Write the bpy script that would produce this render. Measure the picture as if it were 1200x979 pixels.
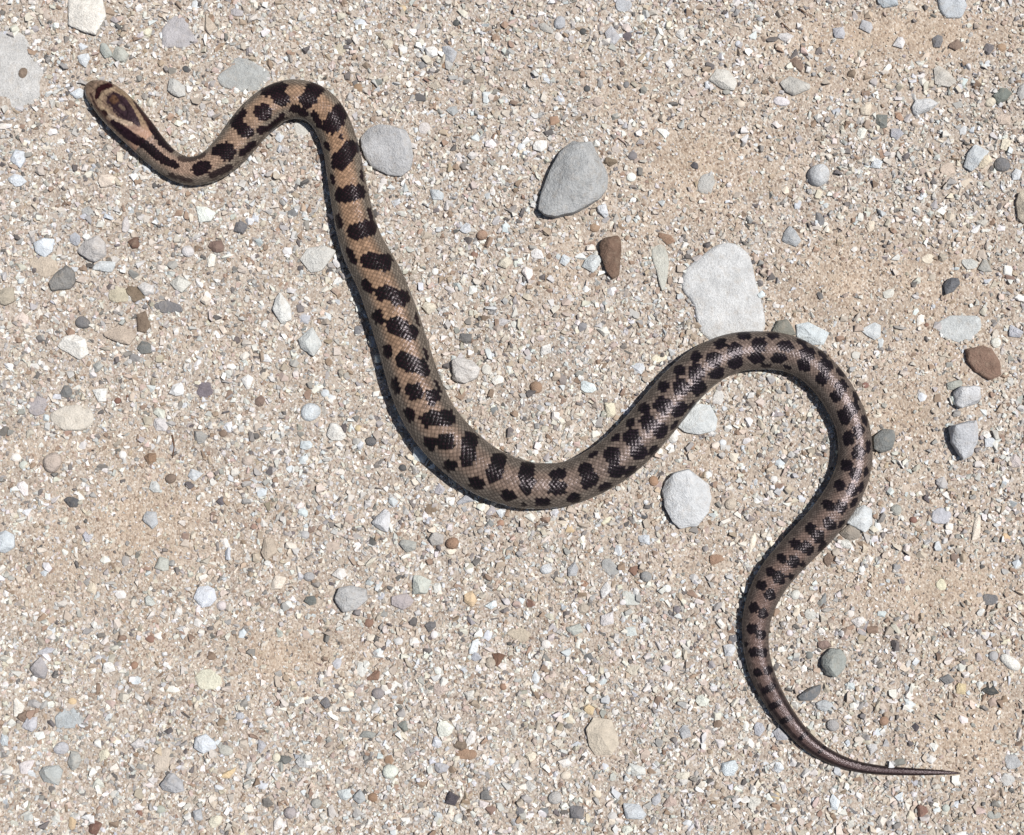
import bpy, bmesh, math, random
import numpy as np
from mathutils import Vector

# ------------------------------------------------------------------ camera, light
for o in list(bpy.data.objects):
    bpy.data.objects.remove(o)
SC = bpy.context.scene
COL = SC.collection
W, H = 1200.0, 979.0
LENS, SENS = 60.0, 36.0
CAMH, TILT = 1.0, math.radians(6.0)
cam_d = bpy.data.cameras.new('camera')
cam = bpy.data.objects.new('camera', cam_d)
COL.objects.link(cam)
cam_d.lens = LENS; cam_d.sensor_width = SENS; cam_d.sensor_fit = 'HORIZONTAL'
cam_d.clip_start = 0.01; cam_d.clip_end = 500
CAM = np.array([0.0, -CAMH * math.tan(TILT), CAMH])
cam.location = CAM
cam.rotation_euler = (TILT, 0, 0)
SC.camera = cam
SC.render.resolution_x = 1024; SC.render.resolution_y = 835

SUN_EL, SUN_AZ = math.radians(65), math.radians(12)     # azimuth from +x (picture right) towards +y (picture top)
wd = bpy.data.worlds.new('World'); SC.world = wd; wd.use_nodes = True
nt = wd.node_tree
sky = nt.nodes.new('ShaderNodeTexSky'); sky.sky_type = 'NISHITA'; sky.sun_disc = False
sky.sun_elevation = SUN_EL; sky.sun_rotation = math.pi / 2 - SUN_AZ
bg = nt.nodes['Background']; bg.inputs['Strength'].default_value = 0.05
nt.links.new(sky.outputs[0], bg.inputs[0])
sd = bpy.data.lights.new('sun', 'SUN'); sd.energy = 5.0; sd.angle = math.radians(0.53); sd.color = (1.0, 0.962, 0.91)
sun = bpy.data.objects.new('sun', sd); COL.objects.link(sun)
tosun = Vector((math.cos(SUN_EL) * math.cos(SUN_AZ), math.cos(SUN_EL) * math.sin(SUN_AZ), math.sin(SUN_EL)))
sun.rotation_euler = tosun.to_track_quat('Z', 'Y').to_euler()
sun.location = (1.5, 0.4, 3)
SC.view_settings.view_transform = 'Standard'; SC.view_settings.look = 'None'
SC.view_settings.gamma = 1.0; SC.view_settings.exposure = 0.1
SC.view_settings.use_curve_mapping = False

# ------------------------------------------------------------------ helpers
RNG = np.random.default_rng(11)
random.seed(5)
CT, ST = math.cos(TILT), math.sin(TILT)
M_PX = CAMH / CT * SENS / LENS / W          # about half a millimetre of ground per photo pixel
K = SENS / LENS / W

def P(px, py, z=0.0):
    """photo pixel -> point on the level plane at height z"""
    px = np.asarray(px, float); py = np.asarray(py, float)
    a = (px - W / 2) * K; b = (H / 2 - py) * K
    dx = a; dy = b * CT + ST; dz = b * ST - CT
    t = (z - CAM[2]) / dz
    return np.stack([CAM[0] + t * dx, CAM[1] + t * dy, np.broadcast_to(z, dx.shape) + 0 * dx], -1)

def proj(v):
    """point -> photo pixel (inverse of P), used to place the snake's markings"""
    d = v - CAM
    x = d[:, 0]; y = d[:, 1] * CT + d[:, 2] * ST; zz = d[:, 1] * ST - d[:, 2] * CT
    return np.stack([W / 2 + x / zz / K, H / 2 - y / zz / K], -1)

def lin(c):
    c = np.asarray(c, float) / 255.0
    return np.where(c <= 0.04045, c / 12.92, ((c + 0.055) / 1.055) ** 2.4)

LIGHT = 1.50
def alb(c, k=1.0):
    return np.clip(lin(c) / LIGHT * k, 0.004, 0.8)

def lattice_noise(x, y, scale, seed):
    r = np.random.default_rng(seed).random((64, 64))
    x = np.asarray(x, float) / scale + 31.7; y = np.asarray(y, float) / scale + 17.3
    i = np.floor(x).astype(int); j = np.floor(y).astype(int)
    f = x - i; g = y - j; f = f * f * (3 - 2 * f); g = g * g * (3 - 2 * g)
    q = lambda a, b: r[a % 64, b % 64]
    return (q(i, j) * (1 - f) + q(i + 1, j) * f) * (1 - g) + (q(i, j + 1) * (1 - f) + q(i + 1, j + 1) * f) * g - 0.5

def ground_z(x, y):
    return (0.0030 * lattice_noise(x, y, 0.11, 1) + 0.0016 * lattice_noise(x, y, 0.037, 2)
            + 0.0009 * lattice_noise(x, y, 0.013, 3) + 0.0006 * lattice_noise(x, y, 0.006, 4))

def mesh_np(name, verts, faces, smooth=False):
    """faces: (n,k) int array"""
    me = bpy.data.meshes.new(name)
    verts = np.ascontiguousarray(verts, np.float32); faces = np.ascontiguousarray(faces, np.int32)
    n, k = faces.shape
    me.vertices.add(len(verts)); me.vertices.foreach_set('co', verts.ravel())
    me.loops.add(n * k); me.loops.foreach_set('vertex_index', faces.ravel())
    me.polygons.add(n); me.polygons.foreach_set('loop_start', np.arange(0, n * k, k, dtype=np.int32))
    me.polygons.foreach_set('use_smooth', np.full(n, smooth, bool))
    me.update(calc_edges=True)
    return me

def color_attr(me, cols):
    a = me.color_attributes.new('pigment', 'FLOAT_COLOR', 'POINT')
    c = np.ones((len(cols), 4), np.float32); c[:, :3] = cols
    a.data.foreach_set('color', c.ravel())

def link(name, me, mat, parent=None, loc=(0, 0, 0)):
    o = bpy.data.objects.new(name, me); COL.objects.link(o)
    if mat: me.materials.append(mat) if not me.materials else None
    o.location = loc
    if parent: o.parent = parent
    return o

def tag(o, label=None, cat=None, group=None, kind=None):
    if label: o['label'] = label
    if cat: o['category'] = cat
    if group: o['group'] = group
    if kind: o['kind'] = kind
    return o

class NB:
    """tiny node-tree builder"""
    def __init__(s, name):
        s.m = bpy.data.materials.new(name); s.m.use_nodes = True
        s.t = s.m.node_tree; s.b = s.t.nodes['Principled BSDF']
    def n(s, typ, **kw):
        nd = s.t.nodes.new(typ)
        for k, v in kw.items():
            if k in nd.inputs.keys(): nd.inputs[k].default_value = v
            else: setattr(nd, k, v)
        return nd
    def l(s, a, b): s.t.links.new(a, b)
    def noise(s, vec, scale, detail=3.0, rough=0.6):
        nd = s.n('ShaderNodeTexNoise'); nd.inputs['Scale'].default_value = scale
        nd.inputs['Detail'].default_value = detail; nd.inputs['Roughness'].default_value = rough
        s.l(vec, nd.inputs['Vector']); return nd.outputs['Fac']
    def rng(s, v, a, b, c, d):
        nd = s.n('ShaderNodeMapRange'); s.l(v, nd.inputs[0])
        for i, q in enumerate((a, b, c, d)): nd.inputs[i + 1].default_value = q
        return nd.outputs[0]
    def math(s, op, a, b=None):
        nd = s.n('ShaderNodeMath'); nd.operation = op
        for i, q in enumerate((a, b)):
            if q is None: continue
            if isinstance(q, (int, float)): nd.inputs[i].default_value = q
            else: s.l(q, nd.inputs[i])
        return nd.outputs[0]
    def mix(s, f, a, b, mode='MIX'):
        nd = s.n('ShaderNodeMix'); nd.data_type = 'RGBA'; nd.blend_type = mode
        for i, q in ((0, f), (6, a), (7, b)):
            if isinstance(q, (int, float)): nd.inputs[i].default_value = q
            elif isinstance(q, (tuple, list, np.ndarray)): nd.inputs[i].default_value = tuple(q)[:3] + (1,)
            else: s.l(q, nd.inputs[i])
        return nd.outputs[2]
    def bump(s, h, dist, strength=1.0, prev=None):
        nd = s.n('ShaderNodeBump'); nd.inputs['Distance'].default_value = dist; nd.inputs['Strength'].default_value = strength
        s.l(h, nd.inputs['Height'])
        if prev: s.l(prev, nd.inputs['Normal'])
        return nd.outputs[0]

# ------------------------------------------------------------------ materials
def mat_ground():
    b = NB('sandy_ground'); geo = b.n('ShaderNodeNewGeometry'); pos = geo.outputs['Position']
    v1 = b.n('ShaderNodeTexVoronoi'); v1.inputs['Scale'].default_value = 900; b.l(pos, v1.inputs['Vector'])
    v2 = b.n('ShaderNodeTexVoronoi'); v2.inputs['Scale'].default_value = 520; b.l(pos, v2.inputs['Vector'])
    sep = b.n('ShaderNodeSeparateColor'); b.l(v1.outputs['Color'], sep.inputs[0])
    ramp = b.n('ShaderNodeValToRGB'); cr = ramp.color_ramp; cr.interpolation = 'CONSTANT'
    stops = [(0, (214, 199, 182)), (.16, (202, 184, 166)), (.36, (224, 210, 194)), (.55, (190, 171, 154)), (.66, (240, 231, 219)),
             (.78, (182, 167, 154)), (.86, (216, 202, 186)), (.95, (150, 131, 117))]
    for i, (p, c) in enumerate(stops):
        e = cr.elements[i] if i < 2 else cr.elements.new(p)
        e.position = p; e.color = (*alb(c, 0.97), 1)
    b.l(sep.outputs[0], ramp.inputs[0])
    n1 = b.noise(pos, 9, 4); n2 = b.noise(pos, 42, 4)
    c = b.mix(b.rng(n1, .35, .65, 0.0, .35), ramp.outputs[0], alb((214, 196, 176)))
    at = b.n('ShaderNodeVertexColor'); at.layer_name = 'pigment'
    c = b.mix(1.0, c, at.outputs[0], 'MULTIPLY')
    g = b.n('ShaderNodeCombineColor')
    m = b.rng(n2, .3, .7, .86, 1.1)
    for i in range(3): b.l(m, g.inputs[i])
    c = b.mix(1.0, c, g.outputs[0], 'MULTIPLY')
    b.l(c, b.b.inputs['Base Color'])
    b.b.inputs['Roughness'].default_value = .92
    b.b.inputs['Specular IOR Level'].default_value = .25
    h = b.math('ADD', b.math('MULTIPLY', v1.outputs['Distance'], -1.0), b.math('MULTIPLY', v2.outputs['Distance'], -.8))
    h = b.math('ADD', h, b.math('MULTIPLY', b.noise(pos, 700, 4), 1.2))
    b.l(b.bump(h, .0006, .8), b.b.inputs['Normal'])
    return b.m

def mat_grain():
    b = NB('gravel_grain'); geo = b.n('ShaderNodeNewGeometry'); pos = geo.outputs['Position']
    at = b.n('ShaderNodeVertexColor'); at.layer_name = 'pigment'
    n = b.noise(pos, 900, 3)
    g = b.n('ShaderNodeCombineColor'); m = b.rng(n, .3, .7, .86, 1.12)
    for i in range(3): b.l(m, g.inputs[i])
    b.l(b.mix(1.0, at.outputs[0], g.outputs[0], 'MULTIPLY'), b.b.inputs['Base Color'])
    b.b.inputs['Roughness'].default_value = .75; b.b.inputs['Specular IOR Level'].default_value = .3
    b.l(b.bump(n, .0004, .5), b.b.inputs['Normal'])
    return b.m

def mat_stone(name, speck, streak, rough, coarse=160):
    b = NB(name); tc = b.n('ShaderNodeTexCoord'); oi = b.n('ShaderNodeObjectInfo')
    mp = b.n('ShaderNodeVectorMath'); mp.operation = 'ADD'
    b.l(tc.outputs['Object'], mp.inputs[0])
    cx = b.n('ShaderNodeCombineXYZ')
    for i, k in enumerate((3.1, 7.7, 5.3)): b.l(b.math('MULTIPLY', oi.outputs['Random'], k), cx.inputs[i])
    b.l(cx.outputs[0], mp.inputs[1]); pos = mp.outputs[0]
    n1 = b.noise(pos, coarse, 5, .65); n2 = b.noise(pos, 900, 4, .7)
    fac = b.math('ADD', b.rng(n1, .32, .68, -.17, .13), b.rng(n2, .3, .7, -speck, speck))
    if streak:
        st = b.n('ShaderNodeMapping'); st.inputs['Scale'].default_value = (1, .16, 1); st.inputs['Rotation'].default_value = (.3, .2, .6)
        b.l(pos, st.inputs['Vector'])
        fac = b.math('ADD', fac, b.rng(b.noise(st.outputs[0], 1100, 3), .35, .65, -streak, streak))
    m = b.math('ADD', fac, 1.0)
    g = b.n('ShaderNodeCombineColor')
    for i in range(3): b.l(m, g.inputs[i])
    c = b.mix(1.0, oi.outputs['Color'], g.outputs[0], 'MULTIPLY')
    dust = b.rng(b.noise(pos, 260, 5, .7), .5, .72, 0, .32)
    c = b.mix(dust, c, alb((204, 186, 164)))
    vr = b.n('ShaderNodeTexVoronoi'); vr.inputs['Scale'].default_value = 700; b.l(pos, vr.inputs['Vector'])
    dk = b.rng(vr.outputs['Distance'], .08, .2, .35 if speck > .1 else .12, 0)
    c = b.mix(dk, c, alb((96, 92, 90)))
    b.l(c, b.b.inputs['Base Color'])
    b.b.inputs['Roughness'].default_value = rough; b.b.inputs['Specular IOR Level'].default_value = .3
    h = b.math('ADD', n2, b.math('MULTIPLY', n1, 2.0))
    b.l(b.bump(h, .0018, .7), b.b.inputs['Normal'])
    return b.m

def mat_snake():
    b = NB('snake_skin'); geo = b.n('ShaderNodeNewGeometry'); pos = geo.outputs['Position']
    at = b.n('ShaderNodeVertexColor'); at.layer_name = 'pigment'
    n = b.noise(pos, 1500, 3)
    g = b.n('ShaderNodeCombineColor'); m = b.rng(n, .3, .7, .82, 1.16)
    for i in range(3): b.l(m, g.inputs[i])
    b.l(b.mix(1.0, at.outputs[0], g.outputs[0], 'MULTIPLY'), b.b.inputs['Base Color'])
    b.l(b.rng(n, .3, .7, .16, .28), b.b.inputs['Roughness'])
    b.b.inputs['Specular IOR Level'].default_value = .18
    b.b.inputs['Specular Tint'].default_value = (1, .9, .97, 1)
    b.l(b.bump(n, .0003, .35), b.b.inputs['Normal'])
    return b.m

def mat_plain(name, col, rough, k=1.0, nscale=600):
    b = NB(name); geo = b.n('ShaderNodeNewGeometry')
    n = b.noise(geo.outputs['Position'], nscale, 4)
    b.l(b.mix(b.rng(n, .3, .7, 0, 1), alb(col, k * .7), alb(col, k * 1.2)), b.b.inputs['Base Color'])
    b.b.inputs['Roughness'].default_value = rough
    return b.m

M_GROUND, M_GRAIN, M_SNAKE = mat_ground(), mat_grain(), mat_snake()
M_STONE = mat_stone('limestone', .07, 0, .8)
M_SPECK = mat_stone('speckled_stone', .16, 0, .85, 110)
M_STREAK = mat_stone('streaked_stone', .07, .10, .75)
M_EYE = mat_plain('eye', (26, 18, 18), .08)
M_TWIG = mat_plain('dry_twig', (112, 84, 64), .8)

# ------------------------------------------------------------------ ground
def axis(half, step):
    f = np.arange(-half, half + step / 2, step); out = []; d = step; x = half
    while x < 60: d *= 1.6; x += d; out.append(x)
    o = np.array(out); return np.concatenate([-o[::-1], f, o])
gx, gy = axis(.42, .0026), axis(.37, .0026)
X, Y = np.meshgrid(gx, gy, indexing='ij')
fade = np.clip((1.2 - np.maximum(abs(X), abs(Y))) / .5, 0, 1)
V = np.stack([X, Y, ground_z(X, Y) * fade], -1).reshape(-1, 3)
nx, ny = len(gx), len(gy)
I = (np.arange(nx - 1)[:, None] * ny + np.arange(ny - 1)[None]).ravel()
ground = link('ground', mesh_np('ground', V, np.stack([I, I + ny, I + ny + 1, I + 1], -1), True), M_GROUND)
GROUND_V = V
tag(ground, 'dry tan sandy ground of a gravel road', kind='structure')

# ------------------------------------------------------------------ the snake's line
CL = np.array([  # photo x, y, body width in pixels, snout to tail tip
 (102.5,97.5,1),(104,99.2,13),(109.4,104,26),(116,109,34),(124,115,40),(138,129,44),(151,143,43),(164,157,40),(179,174,35.5),(195,189,32.5),
 (216,200.5,33),(236,200,35),(253,192,38.5),(267,179.5,42),(279.4,166,44),(295.8,145,46),(312.3,130,47),(326.4,120.8,46.6),(343.4,116.5,47),
 (360.4,118.4,46),(373.4,125.2,45),(385.1,138,44),(394.5,158,42.5),(400.6,179.3,43),(405,204,44),(410,231.5,45.5),(415,256.2,47.5),
 (422,281,50),(430,300,53),(443.4,325,55),(455.5,355,57),(465.2,383,58),(473.8,410.4,58.5),(482,438,60),(491,463,61),(503.5,488.5,60.5),
 (520.9,512.1,61),(541.1,532,60),(563.6,549.3,59),(587.3,561,57),(613,568.3,55),(639,569.8,52.5),(662.6,567.4,51),(685,559.6,51),(705.4,548.6,52),
 (718,540.5,53),(740,521.5,54),(762,497.5,54),(780,476,53),(797,455.5,51.5),(818.4,435,50),(839.8,421.3,48.5),(862.3,413.2,46.5),(882.5,411,45),
 (905,411.3,44.5),(923.8,414.8,43.3),(944,424,42),(962,438.2,41.5),(977.5,457.3,41),(989.5,477.7,40),(998,498,39.3),(1001.5,520.5,39.5),
 (1001.3,540.5,40),(996.5,560,41),(982.5,588.5,42.5),(962.2,615.3,42.5),(942.2,636.4,41.5),(923.4,656.4,40),(906.6,677,38.5),(894.4,699.3,36),
 (887,722,33),(884.8,741.5,31),(885.8,760.4,29.6),(890,781,28.6),(899.3,804.6,27),(912.8,828.8,24.5),(929,851.2,21.8),(949,871.7,18.6),
 (970.8,886,15.6),(998.6,897,13),(1030,902.3,10.6),(1068,904.3,8.4),(1096.5,905,6.2),(1116,905.7,3.6),(1124.8,906,1.2)])

def catmull(p, m=24):
    q = np.vstack([2 * p[0] - p[1], p, 2 * p[-1] - p[-2]]); out = []
    for i in range(1, len(q) - 2):
        t = np.linspace(0, 1, m, endpoint=False)[:, None]
        a, b, c, d = q[i - 1], q[i], q[i + 1], q[i + 2]
        out.append(.5 * (2 * b + (c - a) * t + (2 * a - 5 * b + 4 * c - d) * t ** 2 + (3 * b - a - 3 * c + d) * t ** 3))
    return np.vstack(out + [p[-1:]])
cm = catmull(CL)
seg = np.hypot(*np.diff(cm[:, :2], axis=0).T); S = np.concatenate([[0], np.cumsum(seg)]); LEN = S[-1]
NS = 1720
sarr = np.linspace(0, LEN, NS); 
# denser rings at the snout
sarr = np.concatenate([np.linspace(0, 12, 16)[:-1], np.linspace(12, LEN, NS)]); NS = len(sarr)
cx_, cy_, cw_ = (np.interp(sarr, S, cm[:, i]) for i in range(3))
def blur(a, n):
    k = np.hanning(2 * n + 3)[1:-1]; k /= k.sum()
    return np.convolve(np.pad(a, n, mode='edge'), k, 'valid')
def smooth_mid(a, n):
    b_ = blur(a, n); wgt = np.clip((sarr - 12) / 20, 0, 1) * np.clip((LEN - sarr) / 20, 0, 1); return a * (1 - wgt) + b_ * wgt
cx_, cy_, cw_ = smooth_mid(cx_, 10), smooth_mid(cy_, 10), smooth_mid(cw_, 14)
cw_ = np.maximum(cw_, .8)

def build_snake():
    hw = cw_ / 2 * M_PX
    head = np.clip((75 - sarr) / 45, 0, 1); head = head * head * (3 - 2 * head)
    hh = hw * (0.78 * (1 - head) + 0.66 * head)
    zc0 = 0.80 * hh
    C = P(cx_, cy_, zc0)
    gz = blur(ground_z(C[:, 0], C[:, 1]), 40)
    C[:, 2] = zc0 + gz + 0.0006
    T = np.gradient(C[:, :2], axis=0); T /= np.linalg.norm(T, axis=1)[:, None]
    N = np.stack([T[:, 1], -T[:, 0]], -1)               # to the snake's right... lateral direction
    NT = 144
    u = np.linspace(-1, 1, NT, endpoint=False)
    th = np.pi * (u - .38 * np.sin(2 * np.pi * u) / (2 * np.pi))
    # lattice of scales
    q = np.concatenate([[0], np.cumsum(np.diff(sarr) / np.maximum(0.098 * .5 * (cw_[1:] + cw_[:-1]), 1.0))])
    n = th / np.pi * 30
    U = q[:, None] + n[None] / 2; Vv = q[:, None] - n[None] / 2
    iu, iv = np.floor(U), np.floor(Vv); fu, fv = U - iu, Vv - iv
    edge = np.minimum(np.minimum(fu, 1 - fu), np.minimum(fv, 1 - fv))
    along = (fu + fv) / 2
    relief = np.clip(edge / .28, 0, 1); relief = relief * (2 - relief)
    relief = relief * .9 + along * .22
    sc = np.clip((sarr - 78) / 20, 0, 1)[:, None] * np.clip(np.cos(th) * 1.2 + .9, 0, 1)[None]
    cellr = (np.sin(iu * 12.9898 + iv * 78.233) * 43758.5453) % 1.0; cellt = (np.sin(iu * 39.346 + iv * 11.135) * 24634.6345) % 1.0
    relief = relief * (.7 + .6 * cellr) + (cellt - .5) * (fu - fv) * .6 + (cellr - .5) * (along - .5) * .6
    disp = (relief - .7) * sc * (np.sqrt(hw[:, None] * 27 * M_PX) * .0145)
    ct, st = np.cos(th), np.sin(th)
    lat = np.sign(st) * np.abs(st) ** .92
    # a faint backbone ridge and flatter flanks
    up = np.where(ct > 0, np.abs(ct) ** .95, -.80 * np.abs(ct) ** .8)
    Lx = hw[:, None] * lat[None] ; Lz = hh[:, None] * up[None]
    # head: flat crown, brow ridges, slightly sunken between the eyes
    hd = head[:, None]
    flat = np.clip(ct, 0, 1)[None] ** 1.0
    Lz = Lz - hd * hh[:, None] * .16 * flat ** 6
    brow = np.exp(-((sarr - 24) / 9) ** 2)[:, None] * np.exp(-((np.abs(th) - .85) / .28) ** 2)[None]
    Lx = Lx * (1 + .05 * brow); Lz = Lz + brow * hh[:, None] * .10
    nrm_l, nrm_z = st[None] + 0 * Lx, ct[None] + 0 * Lx
    Lx = Lx + nrm_l * disp; Lz = Lz + nrm_z * disp
    V = np.empty((NS, NT, 3))
    V[..., 0] = C[:, 0, None] + N[:, 0, None] * Lx
    V[..., 1] = C[:, 1, None] + N[:, 1, None] * Lx
    V[..., 2] = C[:, 2, None] + Lz
    pix = proj(V.reshape(-1, 3)).reshape(NS, NT, 2)
    # grooves between the large shields on top of the head, in (along, across) pixels from the snout
    ax = np.array([.733, .680]); bx = np.array([.680, -.733]); tip0 = np.array([102.8, 98.0])
    lines = [[(4, 0), (19, 0)], [(11, -8), (12, 0), (11, 8)], [(19, -12), (20, 0), (19, 12)]]
    for g_ in (-1, 1):
        lines += [[(20, 4.6 * g_), (33, 3.6 * g_), (40, 0)], [(19, 11 * g_), (28, 13 * g_), (37, 11.5 * g_), (33, 3.6 * g_)], [(37, 11.5 * g_), (48, 11.5 * g_), (57, 7 * g_), (61, 1 * g_)],
                  [(12, 13 * g_), (30, 17.5 * g_), (48, 18.5 * g_), (62, 17 * g_)]]
    lines.append([(40, 0), (58, 0)])
    hk = np.nonzero(sarr < 72)[0]; hp_ = pix[hk].reshape(-1, 2); dmin = np.full(len(hp_), 9.0)
    for ln in lines:
        for (a, b_) in zip(ln[:-1], ln[1:]):
            A_ = tip0 + a[0] * ax + a[1] * bx; B_ = tip0 + b_[0] * ax + b_[1] * bx; ab = B_ - A_
            t_ = np.clip(((hp_ - A_) @ ab) / (ab @ ab), 0, 1)
            dmin = np.minimum(dmin, np.linalg.norm(hp_ - A_ - t_[:, None] * ab, axis=1))
    groove = np.zeros((NS, NT)); groove[hk] = (np.exp(-(dmin / .75) ** 2)).reshape(len(hk), NT) * (np.abs(th) < 1.45)[None]
    V[..., 2] -= groove * .00022
    # ---------- pigment, chosen scale by scale
    cell = (iu.astype(int) * 4096 + iv.astype(int)).ravel()
    headv = (sarr[:, None] < 100) & (np.zeros(NT)[None] == 0)
    cid, inv = np.unique(cell, return_inverse=True)
    cnt = np.bincount(inv)
    mean = lambda a: np.bincount(inv, a.ravel()) / cnt
    mpx = np.stack([mean(pix[..., 0]), mean(pix[..., 1])], -1)
    S2 = np.repeat(sarr[:, None], NT, 1); TH2 = np.repeat(th[None], NS, 0)
    cs = mean(S2)[inv]; ca = mean(np.abs(TH2))[inv]
    hm = headv.ravel()
    pt = np.where(hm[:, None], pix.reshape(-1, 2), mpx[inv] * .86 + pix.reshape(-1, 2) * .14)
    sv = np.where(hm, S2.ravel(), cs); av = np.where(hm, np.abs(TH2).ravel(), ca)
    rnd = np.random.default_rng(3).random((len(cid), 3))[inv]
    f = sv / LEN
    lerp = lambda a, b, t: a + (b - a) * t[:, None]
    def key(stops, x):
        xs = [k for k, _ in stops]; cs_ = np.array([alb(c) for _, c in stops])
        return np.stack([np.interp(x, xs, cs_[:, i]) for i in range(3)], -1)
    back = key([(0, (168, 140, 122)), (.05, (178, 148, 130)), (.12, (180, 148, 122)), (.2, (178, 140, 108)), (.32, (170, 136, 108)), (.4, (148, 124, 108)),
                (.5, (138, 119, 108)), (.7, (136, 115, 104)), (.8, (138, 113, 102)), (.88, (114, 92, 86)), (.95, (92, 72, 72)), (1, (84, 64, 64))], f)
    side = key([(0, (150, 132, 114)), (.1, (148, 130, 112)), (.2, (140, 124, 106)), (.4, (128, 114, 101)), (.7, (124, 108, 97)), (.85, (114, 97, 88)), (1, (72, 56, 56))], f)
    belly = alb((206, 190, 160))
    def gray(c, k): g_ = c.mean(1, keepdims=True); return g_ + (c - g_) * k
    back = gray(back, .86); side = gray(side, .72)
    w = np.clip((av - .35) / .4, 0, 1)
    col = lerp(back, side, w)
    # pale edges of the side scales make fine lengthwise streaks
    pale = np.clip((edge.ravel() - .12) / .3, 0, 1)
    streak = np.clip((np.abs(av) - .3) / .4, 0, 1)
    col *= (0.70 + .52 * rnd[:, :1]) * (1 + streak * (.34 * pale - .2))[:, None] * 1.04
    tip = np.clip((along.ravel() - .62) / .25, 0, 1); col *= (1 - .35 * tip * streak * (rnd[:, 1] > .35))[:, None]
    col = lerp(col, np.broadcast_to(belly, col.shape), np.clip((av - 1.75) / .35, 0, 1))
    # blotches ------------------------------------------------
    dark = np.zeros(len(pt))
    loc_s = np.linspace(0, NS - 1, 600).astype(int); cl = np.stack([cx_, cy_], -1)
    Tpx = np.gradient(cl, axis=0); Tpx /= np.linalg.norm(Tpx, axis=1)[:, None]
    upper = av < 1.65
    jit = 1 + .24 * (rnd[:, 1] - .5)
    def near(c, r): return np.nonzero((np.abs(pt[:, 0] - c[0]) < r) & (np.abs(pt[:, 1] - c[1]) < r) & upper)[0]
    def ell(x, y, ha, hc, amt=1.0):
        i = np.argmin((cl[:, 0] - x) ** 2 + (cl[:, 1] - y) ** 2); t = Tpx[i]
        k = near((x, y), max(ha, hc) * 1.5 + 3); d = pt[k] - (x, y)
        a_ = d @ t; c_ = d @ np.array([-t[1], t[0]])
        gk = 1.02 + .10 * (i / NS > .5); ha *= gk; hc *= gk
        e = (np.abs(a_) / ha) ** 2.4 + (np.abs(c_) / hc) ** 2.4
        m = e < jit[k] ** 2
        dark[k[m]] = np.maximum(dark[k[m]], amt)
    def seg_d(k, pts, rs):
        best = np.full(len(k), 9.0)
        for (a, b, ra, rb) in zip(pts[:-1], pts[1:], rs[:-1], rs[1:]):
            a = np.array(a, float); b = np.array(b, float); ab = b - a
            t = np.clip(((pt[k] - a) @ ab) / (ab @ ab), 0, 1)
            d = np.linalg.norm(pt[k] - a - t[:, None] * ab, axis=1) / (ra + (rb - ra) * t)
            best = np.minimum(best, d)
        return best
    def cap(pts, r, amt=1.0):
        rs = r if isinstance(r, (list, tuple)) else [r] * len(pts)
        pa = np.array(pts, float); c = (pa.min(0) + pa.max(0)) / 2; k = near(c, (pa.max(0) - pa.min(0)).max() / 2 + max(rs) * 1.4 + 2)
        m = seg_d(k, pts, rs) < jit[k] * 1.0
        dark[k[m]] = np.maximum(dark[k[m]], amt)
    # neck
    cap([(135,146),(147,157),(164,166),(180,178),(192,188),(206,194)], [4,6,5.6,5.6,5.2,4.2])
    cap([(163,126),(173,139),(182,154),(190,166),(201,175)], [3,4.5,5,5,4])
    cap([(211,186),(224,187),(238,181)], 3.4, .75); cap([(200,205),(210,209),(224,212)], 2.6, .8)
    cap([(248,206),(262,200),(269,196)], 3.8, .9)
    for a in [(236,197,11.5,7.5),(266,178,10,10),(308,131,10,10),(306.4,152.2,6,4.5),(336,140.5,3.5,3),(399,160.5,3.4,3)]: ell(*a)
    for p_, r in [([(253,178),(262,172)],5.5),([(283,180),(297,169)],4.2),([(277,141),(283,149),(289,155)],7.5),([(274,146),(286,131)],4),
                  ([(314.6,152),(331,136)],3.6),([(311,108),(321,104),(331,102)],6),([(326,112),(331,117)],8.5),([(343,127.5),(349,128),(357,134)],4.6),
                  ([(371,103),(360,118)],9.5),([(368,134),(375,147)],4.2),([(400,131),(388,147)],10.5),([(411,174),(398,190)],10.5),
                  ([(402,229),(419.5,225.5)],9.5),([(416,271),(433,267.5)],9.5),([(432,305),(450,307.5)],10),([(449,343),(471,350)],9.5),
                  ([(461,382),(481,391)],10),([(472,421.5),(494,432)],9.8),([(501.5,490.8),(524,489.8)],9.5),([(551,515),(548,538)],9.5),
                  ([(584,540),(580,557)],9.5),([(618.5,550),(616.5,570)],9.6)]: cap(p_, r)
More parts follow.
